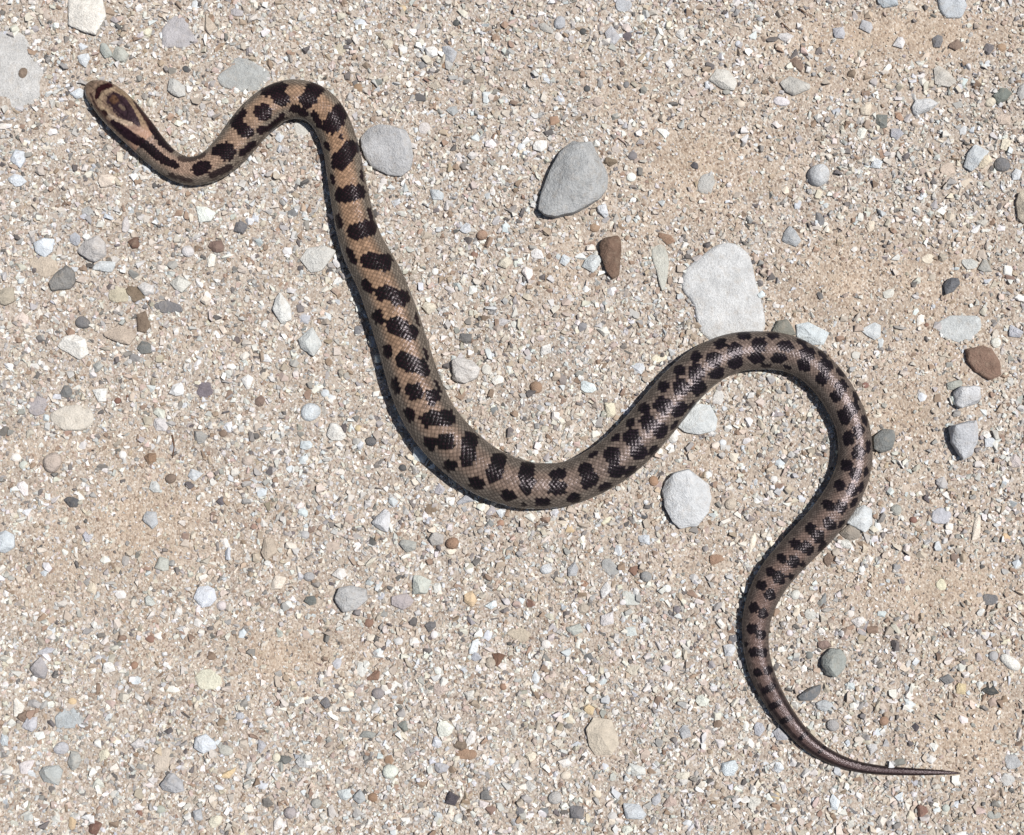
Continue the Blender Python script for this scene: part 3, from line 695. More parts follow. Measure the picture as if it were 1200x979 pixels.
# every other pebble the photograph lets one pick out: x y w h rot colour shape
# colours: W white, B blue-white, C cream, T tan, P pale grey, G grey, L lavender grey, D dark grey, N near black, R reddish brown, O orange brown, K brown, Y yellow
PAL = {'W': ((234,231,226),'white'), 'B': ((210,220,228),'bluish white'), 'C': ((226,215,195),'cream'), 'T': ((200,184,166),'tan'), 'P': ((206,205,200),'pale grey'),
       'G': ((178,177,174),'grey'), 'L': ((184,187,195),'blue-grey'), 'D': ((134,133,135),'dark grey'), 'N': ((92,90,94),'blackish'),
       'R': ((152,106,86),'reddish brown'), 'O': ((182,138,106),'orange-brown'), 'K': ((154,126,106),'brown'), 'Y': ((226,194,142),'yellowish')}
PEB = """
285 88 66 42 0 G f;212 40 48 42 10 G f;26 85 11 15 10 K r;98 71 16 18 0 B a;141 64 20 18 20 G a;124 60 15 18 0 G a;207 103 22 24 0 P a;218 81 11 7 30 N r;20 186 20 24 0 B a;20 211 24 16 0 B a;126 212 22 17 0 C a;172 198 13 10 20 B a;170 37 17 12 10 C a;55 17 11 14 0 T r;98 55 12 9 0 B a;90 109 19 13 0 B a;83 122 8 10 0 K a;245 28 14 26 -20 T a;230 6 12 11 0 B a;278 14 16 10 0 G a;
110 290 34 32 25 P a;50 290 25 25 10 B a;122 313 28 15 -5 B b;50 312 38 26 15 T f;88 280 14 15 20 L b;157 285 14 14 0 R a;254 289 20 16 10 K a;248 306 10 17 8 W b;240 253 26 20 15 W a;282 267 17 16 0 D a;140 345 27 21 0 T f;160 346 26 20 20 K f;172 340 22 15 30 P a;198 360 37 16 4 D f;168 378 17 27 -10 K a;97 378 18 15 0 D r;141 392 41 22 12 T a;170 408 19 16 10 D a;158 420 14 10 10 D a;212 333 26 22 0 P a;44 475 28 24 -20 G f;78 460 16 16 40 D a;118 463 19 17 -10 W a;240 457 21 25 20 D f;207 458 20 16 -20 W a;8 347 22 24 20 T a;26 373 17 14 20 C a;288 447 15 18 20 W a;268 463 10 14 0 K r;220 295 16 14 0 P r;148 263 10 21 0 P e;11 430 11 9 20 W b;103 247 15 12 10 G a;208 477 10 9 10 W a;272 430 13 8 15 W a;115 430 13 14 0 G a;187 485 15 12 20 W a;83 446 10 9 0 K r;138 470 9 8 0 R r;152 466 8 7 0 R a;
422 27 13 11 0 B b;400 57 17 14 10 T f;528 63 17 22 -10 L a;521 76 9 12 -30 O a;535 27 10 8 0 N r;429 77 10 9 0 K a;443 96 12 10 30 D a;420 103 15 10 0 O r;510 99 15 11 10 T a;530 130 14 12 -20 L a;570 115 11 14 0 B b;353 151 22 20 40 P f;511 228 18 13 10 B a;576 168 15 11 10 W a;472 10 9 8 0 Y r;494 76 9 9 0 D r;577 225 7 12 -20 W b;450 212 11 9 0 W r;538 185 10 13 0 P a;328 162 11 12 0 B a;505 60 16 14 0 W a;583 135 14 9 0 T r;455 52 14 12 0 C a;497 150 15 14 0 P f;
735 44 12 12 0 N a;797 40 11 15 10 W a;751 68 15 8 5 W r;657 115 10 15 0 B a;633 172 17 14 0 W a;776 155 17 9 35 W b;716 190 17 11 0 K a;741 183 13 10 0 D r;814 194 10 8 10 N a;740 208 12 11 0 W r;829 215 22 28 30 G f;707 246 17 17 20 B a;734 100 7 9 0 D r;688 105 8 8 0 N r;865 52 8 8 0 B r;640 93 16 7 50 B e;640 34 20 9 35 G e;656 27 14 17 0 L r;731 7 20 16 0 L f;718 42 17 24 -10 L a;655 44 10 10 20 W b;869 74 8 10 0 W a;650 143 12 12 0 O a;611 173 11 9 0 B r;683 38 9 8 0 N r;805 85 14 12 0 T f;700 120 13 12 0 T r;830 100 9 9 0 B a;868 122 12 8 0 C r;
921 44 21 11 5 P b;983 39 15 14 0 L a;1015 32 16 13 20 L a;1053 51 15 14 0 W a;1098 49 13 15 0 D a;1120 53 18 14 0 K a;1173 57 12 10 0 O r;934 76 10 20 -40 K e;998 87 10 10 0 K b;1158 75 11 8 0 B b;916 119 21 11 5 W r;1067 10 20 11 5 C a;1033 143 14 17 0 D a;1053 138 11 11 0 O a;1051 158 17 14 10 L a;1015 128 15 20 30 C a;1175 112 23 17 -20 D a;1198 108 14 22 0 G a;1160 120 15 11 -10 C r;1175 140 17 14 0 T a;1174 193 20 17 0 D r;1128 154 9 12 10 B b;1027 192 15 12 0 B a;1081 230 10 11 0 B a;1035 183 11 8 20 O a;1110 200 20 17 -10 T f;1191 205 13 14 0 B a;1010 157 12 14 0 W a;979 131 11 8 0 L a;1122 123 14 10 0 G a;1158 58 12 14 0 D a;1178 170 13 15 0 C a;
929 277 23 22 20 L a;961 256 10 18 -20 D a;1000 293 8 7 0 W a;1020 265 10 16 10 C a;1136 310 20 14 10 P a;1155 312 18 16 10 G a;1180 318 11 13 0 W a;1191 388 18 16 0 L a;1078 376 9 14 10 W b;1085 381 7 6 0 R a;1041 345 14 10 -20 P a;1172 268 11 8 0 W b;1014 452 9 7 0 R r;1080 466 11 11 0 B b;1167 402 13 13 0 W r;1150 299 12 12 0 T a;1182 326 14 11 0 K a;1003 417 13 11 0 P f;1150 262 16 11 0 P a;1092 326 9 10 0 T r;1118 452 20 13 0 G a;1086 304 16 12 0 C f;
"""
PEB += """
60 542 22 25 10 T r;176 610 19 23 0 L a;6 635 22 29 0 B a;102 629 12 13 0 L a;124 657 13 10 20 W a;191 661 17 17 10 P a;229 556 19 17 -15 B t;181 571 13 15 -15 P b;200 561 14 12 0 K r;176 538 15 14 0 O a;83 588 18 13 25 N a;258 587 11 11 0 N a;265 637 8 14 -25 W e;26 573 14 19 -20 W a;18 536 14 10 0 W r;27 545 11 11 0 P r;142 697 14 10 0 W a;108 689 12 13 20 C a;233 730 11 10 20 W a;176 704 14 13 0 P a;235 513 17 16 10 G a;268 500 11 14 20 B a;217 629 10 9 0 K a;260 710 12 12 0 P r;188 497 18 17 0 P a;148 658 10 16 0 G f;173 494 12 12 0 T a;144 533 10 11 0 W r;51 672 9 8 0 B a;76 647 8 8 0 W a;203 525 8 12 0 G a;210 716 9 12 20 W a;124 551 10 7 0 W a;290 540 14 12 0 T r;262 508 10 9 0 K r;
393 506 24 23 -10 W a;359 522 15 11 0 B b;356 538 12 13 0 B b;434 517 15 11 10 D r;493 533 20 21 0 B a;472 548 9 9 0 N r;545 585 21 13 -5 L a;516 573 12 14 10 L a;315 644 22 29 25 T a;346 645 12 12 0 P a;326 683 19 18 0 C a;363 704 16 12 0 D a;472 705 28 21 5 G a;492 687 23 25 20 P a;551 703 15 20 -20 Y a;432 730 12 11 0 R r;478 640 22 17 0 G a;511 632 19 18 10 G a;530 637 17 15 0 O r;528 646 15 9 0 C a;357 627 12 11 0 G r;365 621 10 10 0 K a;550 668 12 10 -20 W r;398 672 18 14 20 W a;355 601 12 11 0 B b;307 578 12 12 0 B a;338 709 10 11 0 W r;575 709 15 11 0 B a;512 690 11 14 0 W a;362 676 14 12 0 G r;420 502 9 8 0 Y r;588 602 14 11 0 B a;586 613 10 8 0 O a;570 595 10 14 20 C a;499 604 9 11 0 W a;461 588 12 12 0 B a;505 597 16 14 0 K f;574 613 11 10 0 D a;540 592 0 0 0 P a;504 735 14 14 0 D a;390 641 20 14 0 T f;
755 632 15 12 10 B b;840 656 18 13 10 O a;856 591 14 15 20 T r;755 605 9 7 0 N r;710 692 14 22 10 W a;739 702 26 18 10 P f;742 669 12 12 0 R a;622 707 11 10 0 R a;882 636 8 26 12 C e;712 726 20 14 -20 W a;730 706 10 7 0 W r;766 564 12 13 0 O r;888 586 10 9 0 W b;811 523 11 9 0 O r;640 667 16 12 0 B r;710 611 15 6 -35 C e;782 690 9 10 0 W r;757 676 15 13 0 G r;684 713 14 12 0 T r;795 503 0 0 0 W a;725 645 10 14 -30 B a;662 611 18 8 -25 C a;621 606 14 11 10 W a;648 602 0 0 0 W a;668 620 11 10 0 Y a;794 715 9 10 0 D a;830 557 9 10 0 W r;860 537 12 12 0 C a;835 508 9 8 0 W a;847 519 10 8 0 B r;715 665 26 20 30 G f;685 684 11 8 0 O a;830 625 0 0 0 T a;672 668 14 20 30 L a;880 715 14 12 0 C a;
1160 518 14 13 0 B a;1104 566 15 15 0 G a;1050 598 14 14 0 G r;1103 605 27 20 -10 L f;1145 620 10 30 8 C e;971 656 13 17 0 K a;992 638 15 12 -10 W a;1120 653 13 10 0 K a;1102 685 16 15 0 C f;1160 703 20 14 0 D f;1006 729 17 13 -20 W a;932 697 13 12 0 P r;1178 630 12 10 0 Y a;1060 573 14 11 0 T a;965 703 7 17 15 D e;914 543 12 10 20 B b;907 562 10 9 0 W r;915 571 9 10 0 B r;1125 604 6 10 0 W r;1044 592 6 6 0 W r;1090 525 0 0 0 P a;1010 667 8 9 0 W r;1190 665 13 9 0 P a;1028 616 8 16 -10 W e;1033 720 11 8 0 B a;1070 610 9 9 0 R r;1190 540 14 16 0 P a;1177 600 11 9 0 W a;1062 654 9 8 0 W a;996 719 10 9 0 W r;950 720 16 14 0 P f;
45 782 22 27 10 G a;53 763 25 8 -15 L e;83 841 38 31 10 L f;40 825 17 11 0 G a;20 830 15 23 20 W a;25 840 13 14 0 K a;35 850 22 19 -15 L a;59 907 28 24 10 L a;32 898 23 16 -35 W a;71 877 19 15 0 L r;86 892 17 24 30 G a;241 872 28 24 5 B a;189 892 24 34 25 T f;203 918 30 24 15 L a;163 873 15 14 -40 P a;128 782 16 15 0 W a;176 749 14 8 15 R r;158 780 9 10 0 O r;186 745 12 9 30 W a;204 808 16 9 0 W a;232 820 15 9 -5 C a;244 796 33 25 0 C f;265 880 18 13 25 G r;295 870 9 12 0 B a;47 863 13 12 0 W a;22 808 13 10 0 C a;110 970 15 17 25 R a;163 953 9 9 0 R a;115 918 15 13 0 P a;232 955 12 15 0 L a;67 957 12 13 0 P a;188 949 13 10 0 G r;253 962 18 14 -30 C a;269 907 22 9 -30 Y a;6 803 8 9 0 W r;282 839 11 9 0 L r;22 804 10 9 0 W b;135 868 12 10 0 C a;160 797 16 11 0 B f;85 822 11 9 0 Y r;122 885 12 17 20 C a;164 945 14 10 -15 W a;85 965 10 18 0 Y a;5 867 10 16 0 B a;35 957 12 12 0 P a;217 738 14 8 0 B a;285 742 10 12 0 B a;60 738 14 11 0 B f;
"""
PEB += """
509 744 9 11 0 W r;556 758 12 22 30 B e;572 745 11 14 0 B a;586 773 15 17 -10 R a;575 777 13 14 0 T r;438 792 17 12 -10 O a;395 778 11 14 0 L a;423 785 15 20 0 P f;467 802 14 9 0 W t;475 804 9 10 0 W a;518 808 20 16 0 T a;522 855 21 21 10 W a;457 905 19 18 20 W r;404 932 17 14 -10 B a;422 934 16 18 20 L a;529 936 20 20 -20 N a;473 851 14 14 20 D a;382 824 14 15 0 D a;334 891 17 11 0 D b;354 892 16 16 0 P a;315 834 10 11 0 W r;371 942 14 12 0 G r;340 953 16 15 -20 G r;389 951 13 17 20 P a;314 941 14 12 0 D a;325 967 13 19 35 W a;431 861 20 9 0 G e;540 873 15 14 20 K a;546 884 26 13 0 O f;552 866 11 21 20 W a;518 900 18 13 0 L a;457 890 13 12 0 O a;437 935 14 11 0 O r;475 962 12 9 0 W a;575 950 14 11 0 K a;308 922 12 9 0 B a;307 875 11 17 0 L a;527 956 11 10 0 C a;513 786 9 10 0 W b;485 753 12 11 0 W a;467 752 12 10 0 P r;409 815 13 10 0 C a;443 813 16 14 0 G r;588 782 12 10 0 W a;558 770 15 11 0 L a;512 870 12 15 0 B a;324 888 10 12 0 C r;412 883 10 10 0 W r;574 893 13 9 0 B a;358 819 8 11 0 C r;594 890 11 10 0 W a;440 765 9 8 0 G a;590 805 9 9 0 O r;570 932 14 13 0 D a;550 815 13 13 0 P a;
608 743 32 20 0 T f;673 738 22 15 0 P a;740 740 14 12 0 B a;628 794 10 18 0 B a;640 755 13 11 0 W r;794 766 9 13 0 W r;772 821 12 12 0 K a;823 821 17 14 0 W a;721 834 9 10 0 W r;746 904 25 17 25 W t;662 894 17 13 0 W a;663 909 15 10 -15 C r;744 951 28 20 0 B a;650 935 17 16 0 G r;623 922 13 15 0 P a;855 900 20 21 10 B a;844 870 9 13 -25 W t;890 855 14 17 10 L a;874 851 7 13 0 W b;803 858 15 17 0 L a;676 952 18 17 0 D a;770 936 11 17 30 L a;785 939 16 15 0 T a;841 848 11 12 0 K a;805 965 12 10 0 B a;690 832 14 13 0 Y a;668 842 12 11 0 C a;864 945 9 8 0 N a;883 941 15 16 20 P a;859 749 11 12 0 D a;855 762 15 15 0 B a;735 973 14 12 0 W a;644 855 8 11 0 W r;654 857 9 12 -20 C r;700 930 14 8 30 C r;742 786 17 12 0 C a;783 803 11 13 0 W r;693 796 9 10 0 W r;707 798 9 11 20 B b;661 805 12 11 0 C r;622 888 14 13 0 C a;678 755 10 14 -15 W a;672 937 0 0 0 W a;725 765 9 11 0 W r;718 957 12 13 0 P r;709 900 10 12 0 B a;690 770 12 10 0 D a;768 905 14 9 -10 P a;800 910 18 10 -10 C a;825 919 8 8 0 W r;732 800 0 0 0 P a;761 774 9 7 0 D a;795 930 0 0 0 W r;880 745 0 0 0 W a;605 963 10 9 0 L a;610 950 10 14 0 D a;637 951 12 9 0 D a;
966 756 18 13 10 K a;966 827 21 15 10 L a;996 803 14 10 0 B a;1109 796 19 14 10 D a;1126 807 12 14 0 Y a;1160 810 21 11 -10 N a;1183 776 30 14 40 W r;1163 769 12 13 0 G r;1035 845 12 12 0 O r;1072 852 10 11 0 N a;1066 827 13 11 10 B a;976 850 16 15 0 G r;1022 878 13 14 0 P a;1185 893 22 20 40 G f;1180 915 17 17 30 P f;1080 951 15 15 30 R a;1066 956 11 12 -20 C a;978 940 13 19 10 B a;915 861 20 16 20 L a;924 970 10 9 0 W r;913 900 12 14 0 B a;1093 875 11 9 10 W a;1053 893 15 9 -10 D a;1048 754 4 8 10 N b;1125 978 18 8 0 W a;1154 745 11 10 0 W a;948 768 9 10 0 D r;1178 752 12 8 0 C a;1004 828 10 9 0 W a;1030 858 12 9 0 B a;907 932 12 12 0 Y a;905 913 0 0 0 P a;1163 823 12 12 0 T a;1128 843 11 10 0 W a;1040 797 0 0 0 W a;925 742 8 8 0 W r;1050 757 0 0 0 N r;932 771 9 9 0 D a;1185 737 8 8 0 P a;1071 931 7 7 0 W r;1108 947 10 10 0 P r;1165 955 18 10 0 G f;1043 869 0 0 0 P a;995 787 0 0 0 W r;1090 890 14 11 0 W a;
300 255 10 12 0 B a;478 545 0 0 0 N a;330 360 22 38 -12 W a;365 400 28 30 40 P a;357 374 14 11 10 L a;364 483 24 22 0 B r;421 387 13 11 0 D a;503 361 17 15 0 C a;578 363 8 12 20 D a;546 397 15 13 0 D a;591 377 16 10 0 P a;570 433 12 14 0 P r;583 445 15 11 -15 W a;630 297 16 13 0 W a;607 308 11 11 0 W b;662 305 12 14 10 B a;694 308 20 22 20 B a;697 267 15 10 10 O r;707 388 17 12 25 W a;683 383 12 10 -20 D a;628 454 15 15 0 O r;690 453 19 15 0 B a;640 410 16 12 -30 W a;748 432 17 14 0 B a;772 420 22 10 -10 C f;719 405 12 10 0 T a;781 280 22 12 20 O a;603 380 9 8 0 W b;715 480 12 18 -10 C a;622 298 0 0 0 C a;618 322 14 20 0 W a;745 483 10 9 0 C a;842 465 14 20 10 P f;788 513 14 14 0 W r;690 360 0 0 0 T a;660 470 8 9 0 K a;565 275 14 12 0 O r;556 298 9 9 0 R r;593 268 11 14 -20 B a;545 267 14 13 0 B a;592 308 18 14 -10 C a;500 275 13 10 0 T a;510 318 8 9 0 W r;520 470 0 0 0 W r;555 340 12 12 20 W a;579 480 10 12 0 D a;308 262 8 8 0 T r;390 506 0 0 0 W a;350 330 0 0 0 W a;372 455 16 9 -25 W a;381 461 11 10 0 B r;310 440 13 12 0 C a;330 280 0 0 0 W a;343 250 13 10 -15 D a;313 420 12 10 0 W a;402 285 0 0 0 W a;305 470 12 14 0 K a;
"""
items = []
for e in PEB.replace('\n', '').split(';'):
    p = e.split()
    if len(p) == 7 and float(p[2]) > 0: items.append((*map(float, p[:5]), p[5], p[6]))
items.sort(key=lambda t: -t[2] * t[3])
LAND = [((104,100),"snake's snout"),((160,150),"back of the snake's head"),((225,200),"snake's neck"),((343,112),"snake's first bend"),((405,215),"snake's upper straight part"),((455,350),"snake's long straight stretch"),
        ((545,540),"snake's belly curve"),((640,570),"lowest sag of the snake's middle"),((760,500),"snake's rising curve"),((890,405),"crown of the snake's last curve"),((1005,520),"side of the snake's last curve"),((940,640),"snake's last slanting stretch"),
        ((885,750),"root of the snake's tail"),((950,870),"middle of the tail"),((1120,906),"tail tip"),((672,210),"grey wedge stone"),((714,300),"brown triangular stone"),((848,335),"big pale slab"),
        ((802,585),"chunky bluish white stone"),((1130,515),"rough pale rock"),((1152,425),"reddish brown stone"),((1113,335),"dark slate stone"),((100,18),"jagged white stone"),((25,90),"wide sunken grey stone"),
        ((1083,126),"half-moon stone"),((960,205),"round marble-like stone"),((1140,187),"slanted bluish stone"),((847,92),"cream stone"),((705,864),"tan squarish stone"),((976,777),"grey-green rock"),
        ((240,699),"six-sided blue-white stone"),((412,701),"two-faced grey stone"),((449,608),"pointed triangular stone"),((87,405),"chalky white stone"),((72,325),"grey pyramid stone"),((83,485),"large tan flat stone"),
        ((83,841),"blue-grey sunken disc"),((244,796),"cream crumbly stone"),((457,905),"round white pebble"),((1183,776),"long white pebble"),((551,703),"orange-yellow pebble"),((83,588),"blackish bug-like pebble"),
        ((203,918),"pitted blue-grey stone"),((1120,8),"sunken blue-grey stone"),((735,44),"black crumbly pebble"),((742,669),"small red pebble"),((522,855),"boxy white pebble"),((744,951),"wide bluish white pebble")]
LP = np.array([p for p, _ in LAND], float)
SHN = {'r': 'rounded', 'a': 'angular', 'f': 'sunken flat', 'e': 'narrow', 'b': 'blocky', 't': 'triangular'}
NBIG = 285
used = {}
later = []
for i, (x, y, w, h, rot, cc, sh) in enumerate(items):
    rs = np.random.default_rng(1000 + i)
    base, cname = PAL[cc]
    c = np.clip(np.array(base) + rs.normal(0, 6) + rs.normal(0, 2.5, 3), 20, 242)
    poly = rand_poly(w, h, rot, sh, rs) + (x, y)
    m = min(w, h)
    hp = (1.1 + .03 * m) if sh == 'f' else m * rs.uniform(.26, .40)
    if i >= NBIG:
        later.append((poly, hp, sh, c, 3000 + i)); continue
    a = w * h
    size = 'fairly large' if a > 620 else ('medium' if a > 330 else ('small' if a > 170 else 'tiny'))
    d = np.hypot(*(LP - (x, y)).T); o_ = np.argsort(d)
    o_ = [k for k in o_ if d[k] > .55 * max(w, h)]
    lab = '%s %s %s pebble close to the %s' % (size, cname, SHN[sh], LAND[o_[0]][1])
    alt = '%s %s %s pebble between the %s and the %s' % (size, cname, SHN[sh], LAND[o_[0]][1], LAND[o_[1]][1])
    alt2 = '%s %s %s pebble not far from the %s' % (size, cname, SHN[sh], LAND[o_[1]][1])
    for cand in (lab, alt, alt2):
        if cand not in used and len(cand.split()) <= 16: break
    else: cand = lab
    used[cand] = used.get(cand, 0) + 1
    mt = M_SPECK if rs.random() < .3 else (M_STREAK if rs.random() < .15 else M_STONE)
    add_stone('pebble', cand, 'pebble', poly, hp, sh, c, mt, 'pebbles lying in the gravel', 3000 + i)

# ------------------------------------------------------------------ twigs
def twig(label, pts, r):
    v, F = [], []; n = 7
    pts = np.array(pts, float)
    for i, (px, py) in enumerate(pts):
        z = r * M_PX * 1.0
        w = P(px, py, z); z0 = float(ground_z(w[0], w[1])) + r * M_PX * .9 + .0007
        d = pts[min(i + 1, len(pts) - 1)] - pts[max(i - 1, 0)]; d = np.array([d[0], -d[1]]) / np.hypot(*d); nn = np.array([d[1], -d[0]])
        rr = r * M_PX * (1 - .6 * i / (len(pts) - 1)) * (1 + .15 * math.sin(i * 2.3))
        for k in range(n):
            a = 2 * math.pi * k / n
            v.append((w[0] + nn[0] * math.cos(a) * rr, w[1] + nn[1] * math.cos(a) * rr, z0 + math.sin(a) * rr))
    for i in range(len(pts) - 1):
        for k in range(n): F.append((i * n + k, i * n + (k + 1) % n, (i + 1) * n + (k + 1) % n, (i + 1) * n + k))
    F += [tuple(range(n - 1, -1, -1)), tuple(range((len(pts) - 1) * n, len(pts) * n))]
    me = bpy.data.meshes.new('twig'); me.from_pydata(v, [], F); me.update()
    for p_ in me.polygons: p_.use_smooth = True
    tag(link('twig', me, M_TWIG), label, 'twig', 'bits of dry twig')
twig('thin dark straight twig lying on the fine sand', [(935,11),(940,14),(944,17),(947,20)], 1.1)
twig('short curled brown rootlet in the gravel beside a cream pebble', [(202,510),(203.5,517),(204.5,524),(203.5,531),(202.5,537)], 1.2)
twig('tiny dark wiry twig tangled over the gravel near the grey rock', [(915,28),(920,32),(925,36),(928,38)], .9)

# ------------------------------------------------------------------ gravel: far too many grains to count
def proto_hulls(count, npts, seed):
    out = []; rs = np.random.default_rng(seed)
    for _ in range(count):
        p = rs.normal(0, 1, (npts, 3)); p /= np.linalg.norm(p, axis=1)[:, None]
        p = np.sign(p) * np.abs(p) ** .8 * rs.uniform(.8, 1.05, (npts, 1))
        p[:, 2] *= rs.uniform(.6, .9); p[:, 0] *= rs.uniform(.75, 1.0)
        bm = bmesh.new(); vs = [bm.verts.new(q) for q in p]
        r = bmesh.ops.convex_hull(bm, input=vs)
        bmesh.ops.delete(bm, geom=[v for v in bm.verts if not v.link_faces], context='VERTS')
        bmesh.ops.triangulate(bm, faces=bm.faces[:])
        bmesh.ops.recalc_face_normals(bm, faces=bm.faces)
        bm.verts.index_update()
        v = np.array([q.co for q in bm.verts]); f = np.array([[q.index for q in fc.verts] for fc in bm.faces]); bm.free()
        # grains lie on the ground: their undersides are never seen
        out.append((v, f))
    return out
GPAL = np.array([alb(c) for c in [(250,248,244),(240,234,225),(229,219,206),(214,201,186),(218,216,213),(186,183,180),(172,149,131),(124,119,118),(212,193,182),(228,232,235),(196,178,159),(154,149,145)]])
GW_C = np.array([.14,.14,.14,.12,.11,.10,.06,.035,.04,.055,.04,.04]); GW_S = np.array([.05,.10,.17,.24,.06,.05,.07,.02,.06,.02,.13,.03])
SANDY = [(830,200,110,90,1),(740,110,90,50,.6),(1060,40,150,45,1),(980,90,120,50,.6),(980,330,130,90,.85),(1080,360,120,110,.85),(1110,690,110,50,1),(1130,860,110,70,.8),(1130,790,90,40,.6),
         (170,610,110,80,.8),(110,530,110,40,.6),(340,770,90,40,.9),(660,310,60,60,.5),(850,540,60,50,.6),(830,660,60,50,.5),(60,670,80,70,.5),(1060,480,60,60,.8),(240,760,120,60,.5),
         (190,70,50,40,.6),(1100,580,60,70,.4),(80,355,50,25,.4),(1150,950,80,50,.5),(300,640,60,50,.35),(760,260,60,40,.6)]
def sandiness(px, py):
    s = np.zeros(len(px))
    for (x, y, a, b, k) in SANDY:
        s = np.maximum(s, k * np.exp(-(((px - x) / a) ** 2 + ((py - y) / b) ** 2) * 1.1))
    return np.clip(s - .06 + .35 * lattice_noise(px, py, 70, 31) + .15 * lattice_noise(px, py, 25, 32), 0, 1)
_p = proj(GROUND_V); _s = sandiness(_p[:, 0], _p[:, 1])[:, None]
color_attr(ground.data, (1 - _s) * np.array([.93, .955, 1.0]) + _s * np.array([1.0, .958, .918]))
def poly_inside(px, py, poly):
    ins = np.zeros(len(px), bool); j = len(poly) - 1
    for i in range(len(poly)):
        xi, yi = poly[i]; xj, yj = poly[j]
        c = ((yi > py) != (yj > py)) & (px < (xj - xi) * (py - yi) / (yj - yi + 1e-12) + xi); ins ^= c; j = i
    return ins
PR = proto_hulls(14, 8, 1) + proto_hulls(12, 11, 2)
def grains(px, py, dia, seed, sand=None):
    """numpy cloud of little angular grains standing on the ground; returns verts, tris, colours"""
    rs = np.random.default_rng(seed); n = len(px)
    w = P(px, py, 0.0); gz = ground_z(w[:, 0], w[:, 1])
    if sand is None: sand = sandiness(px, py)
    pc = np.where(rs.random(n) < sand, 1, 0)
    ci = np.where(pc == 1, rs.choice(len(GPAL), n, p=GW_S / GW_S.sum()), rs.choice(len(GPAL), n, p=GW_C / GW_C.sum()))
    col = GPAL[ci] * rs.normal(1, .10, (n, 1)) * rs.normal(1, .02, (n, 3))
    col = col * (1 + .22 * lattice_noise(px, py, 9, 41))[:, None]
    kind = rs.integers(0, len(PR), n); VV, FF, CC = [], [], []; off = 0
    for k, (v, f) in enumerate(PR):
        i = np.nonzero(kind == k)[0]
        if not len(i): continue
        m = len(i); a = rs.uniform(0, 6.28, m); b = rs.normal(0, .35, m)
        r = dia[i] * M_PX / 2 * 1.16
        st = rs.uniform(.75, 1.25, (m, 1))
        x = v[None, :, 0] * st; y = v[None, :, 1] / st; z = np.broadcast_to(v[None, :, 2], x.shape)
        x, z = x * np.cos(b)[:, None] - z * np.sin(b)[:, None], x * np.sin(b)[:, None] + z * np.cos(b)[:, None]
        x, y = x * np.cos(a)[:, None] - y * np.sin(a)[:, None], x * np.sin(a)[:, None] + y * np.cos(a)[:, None]
        q = np.stack([w[i, 0, None] + x * r[:, None], w[i, 1, None] + y * r[:, None], (gz[i] + r * rs.uniform(-.12, .38, m))[:, None] + z * r[:, None]], -1)
        VV.append(q.reshape(-1, 3)); FF.append((f[None] + (np.arange(m) * len(v))[:, None, None]).reshape(-1, 3) + off); off += m * len(v)
        CC.append(np.repeat(col[i], len(v), 0))
    return np.concatenate(VV), np.concatenate(FF), np.clip(np.concatenate(CC), .02, .8)

def snake_clear(px, py, k):
    keep = np.ones(len(px), bool)
    for c in range(0, len(px), 20000):
        s = slice(c, c + 20000)
        d = np.hypot(px[s, None] - CLpx[None, :, 0], py[s, None] - CLpx[None, :, 1]) - CWpx[None] * k
        keep[s] = d.min(1) > 0
    return keep
def scatter(n, lo, hi, pw, seed):
    rs = np.random.default_rng(seed)
    px = rs.uniform(-90, 1290, n); py = rs.uniform(-80, 1060, n)
    dia = lo * (hi / lo) ** (rs.random(n) ** pw)
    return px, py, dia
def near_stone(px, py, dia):
    """drop grains lying under a stone; flat sunken stones keep a few at their edge"""
    keep = np.ones(len(px), bool)
    for (c, poly, sh, hp, o) in STONES:
        r = (poly.max(0) - poly.min(0)).max() / 2 + 6
        i = np.nonzero((np.abs(px - c[0]) < r) & (np.abs(py - c[1]) < r))[0]
        if not len(i): continue
        half = (poly.max(0) - poly.min(0)).min() / 2
        grow = (half + dia[i] * .14) / half if sh != 'f' else np.full(len(i), .88)
        d = (np.stack([px[i], py[i]], -1) - c) / grow[:, None] + c
        keep[i[poly_inside(d[:, 0], d[:, 1], poly)]] = False
    return keep
sets = []
for (n, lo, hi, pw, seed, drop) in ((72000, 2.0, 4.0, 1.0, 61, .5), (52000, 3.8, 7.2, 1.15, 62, 1.05), (12500, 6.8, 12.5, 1.7, 63, 1.12)):
    px, py, dia = scatter(n, lo, hi, pw, seed)
    sd_ = sandiness(px, py)
    k = np.random.default_rng(seed + 9).random(n) > sd_ * drop
    px, py, dia, sd_ = px[k], py[k], dia[k], sd_[k]
    k = snake_clear(px, py, .42) & near_stone(px, py, dia)
    sets.append(grains(px[k], py[k], dia[k], seed + 20, sd_[k]))
off = 0; VV, FF, CC = [], [], []
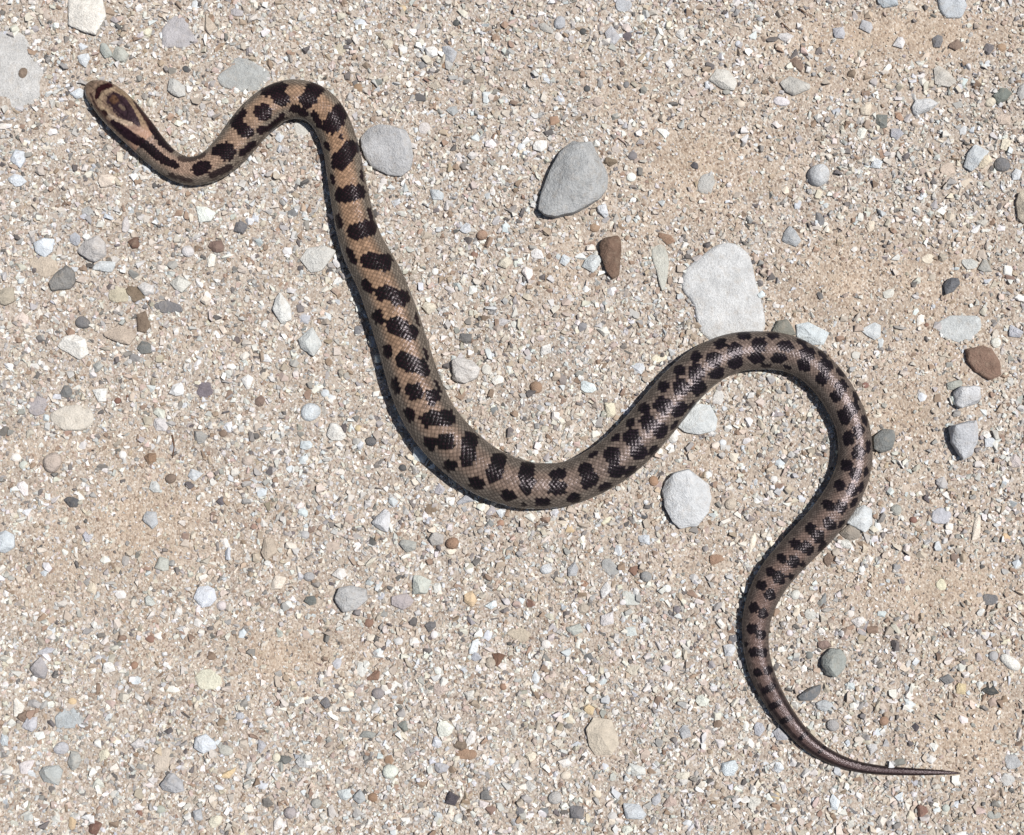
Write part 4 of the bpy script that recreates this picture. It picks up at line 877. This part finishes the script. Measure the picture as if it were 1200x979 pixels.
for v, f, c in sets: VV.append(v); FF.append(f + off); CC.append(c); off += len(v)
me = mesh_np('gravel', np.concatenate(VV), np.concatenate(FF)); color_attr(me, np.concatenate(CC))
gravel = link('gravel', me, M_GRAIN)
tag(gravel, 'pale mixed gravel and coarse grit covering the sandy road', 'gravel', kind='stuff')
# the smallest pebbles that can still be told apart join one loose layer
VV, FF, CC = [], [], []; off = 0
for poly, hp, sh, c, sdd in later:
    ctr = (poly.min(0) + poly.max(0)) / 2
    w3 = P(poly[:, 0], poly[:, 1], 0); cw = P(ctr[0], ctr[1], 0)
    mm = stone_mesh((w3 - cw)[:, :2], hp * M_PX, sh, sdd, 12)
    mm.calc_loop_triangles()
    v = np.array([q.co for q in mm.vertices]) + (cw[0], cw[1], float(ground_z(cw[0], cw[1])))
    f = np.array([t.vertices[:] for t in mm.loop_triangles]); bpy.data.meshes.remove(mm)
    VV.append(v); FF.append(f + off); off += len(v); CC.append(np.repeat(alb(toned(c), 1.15)[None], len(v), 0))
me = mesh_np('fine_pebbles', np.concatenate(VV), np.concatenate(FF)); color_attr(me, np.concatenate(CC))
tag(link('fine_pebbles', me, M_GRAIN), 'scattered pea-sized and smaller pebbles among the gravel grit', 'gravel', kind='stuff')
# the road goes on around the picture: one coarser tile of grit, laid eight times
rs = np.random.default_rng(77); n = 15000
px = rs.uniform(-90, 1290, n); py = rs.uniform(-80, 1060, n); dia = 3.2 * 3.2 ** (rs.random(n) ** 1.6)
v, f, c = grains(px, py, dia, 78)
v[:, 2] = v[:, 2]
tile = mesh_np('gravel_around', v, f); color_attr(tile, c); tile.materials.append(M_GRAIN)
x0, x1 = v[:, 0].min(), v[:, 0].max(); y0, y1 = v[:, 1].min(), v[:, 1].max()
for i in (-1, 0, 1):
    for j in (-1, 0, 1):
        if i or j:
            t = bpy.data.objects.new('gravel', tile); COL.objects.link(t); t.location = (i * (x1 - x0), j * (y1 - y0), .0004)
            tag(t, 'pale gravel grit continuing along the road beyond the snake', 'gravel', 'road gravel further off', 'stuff')
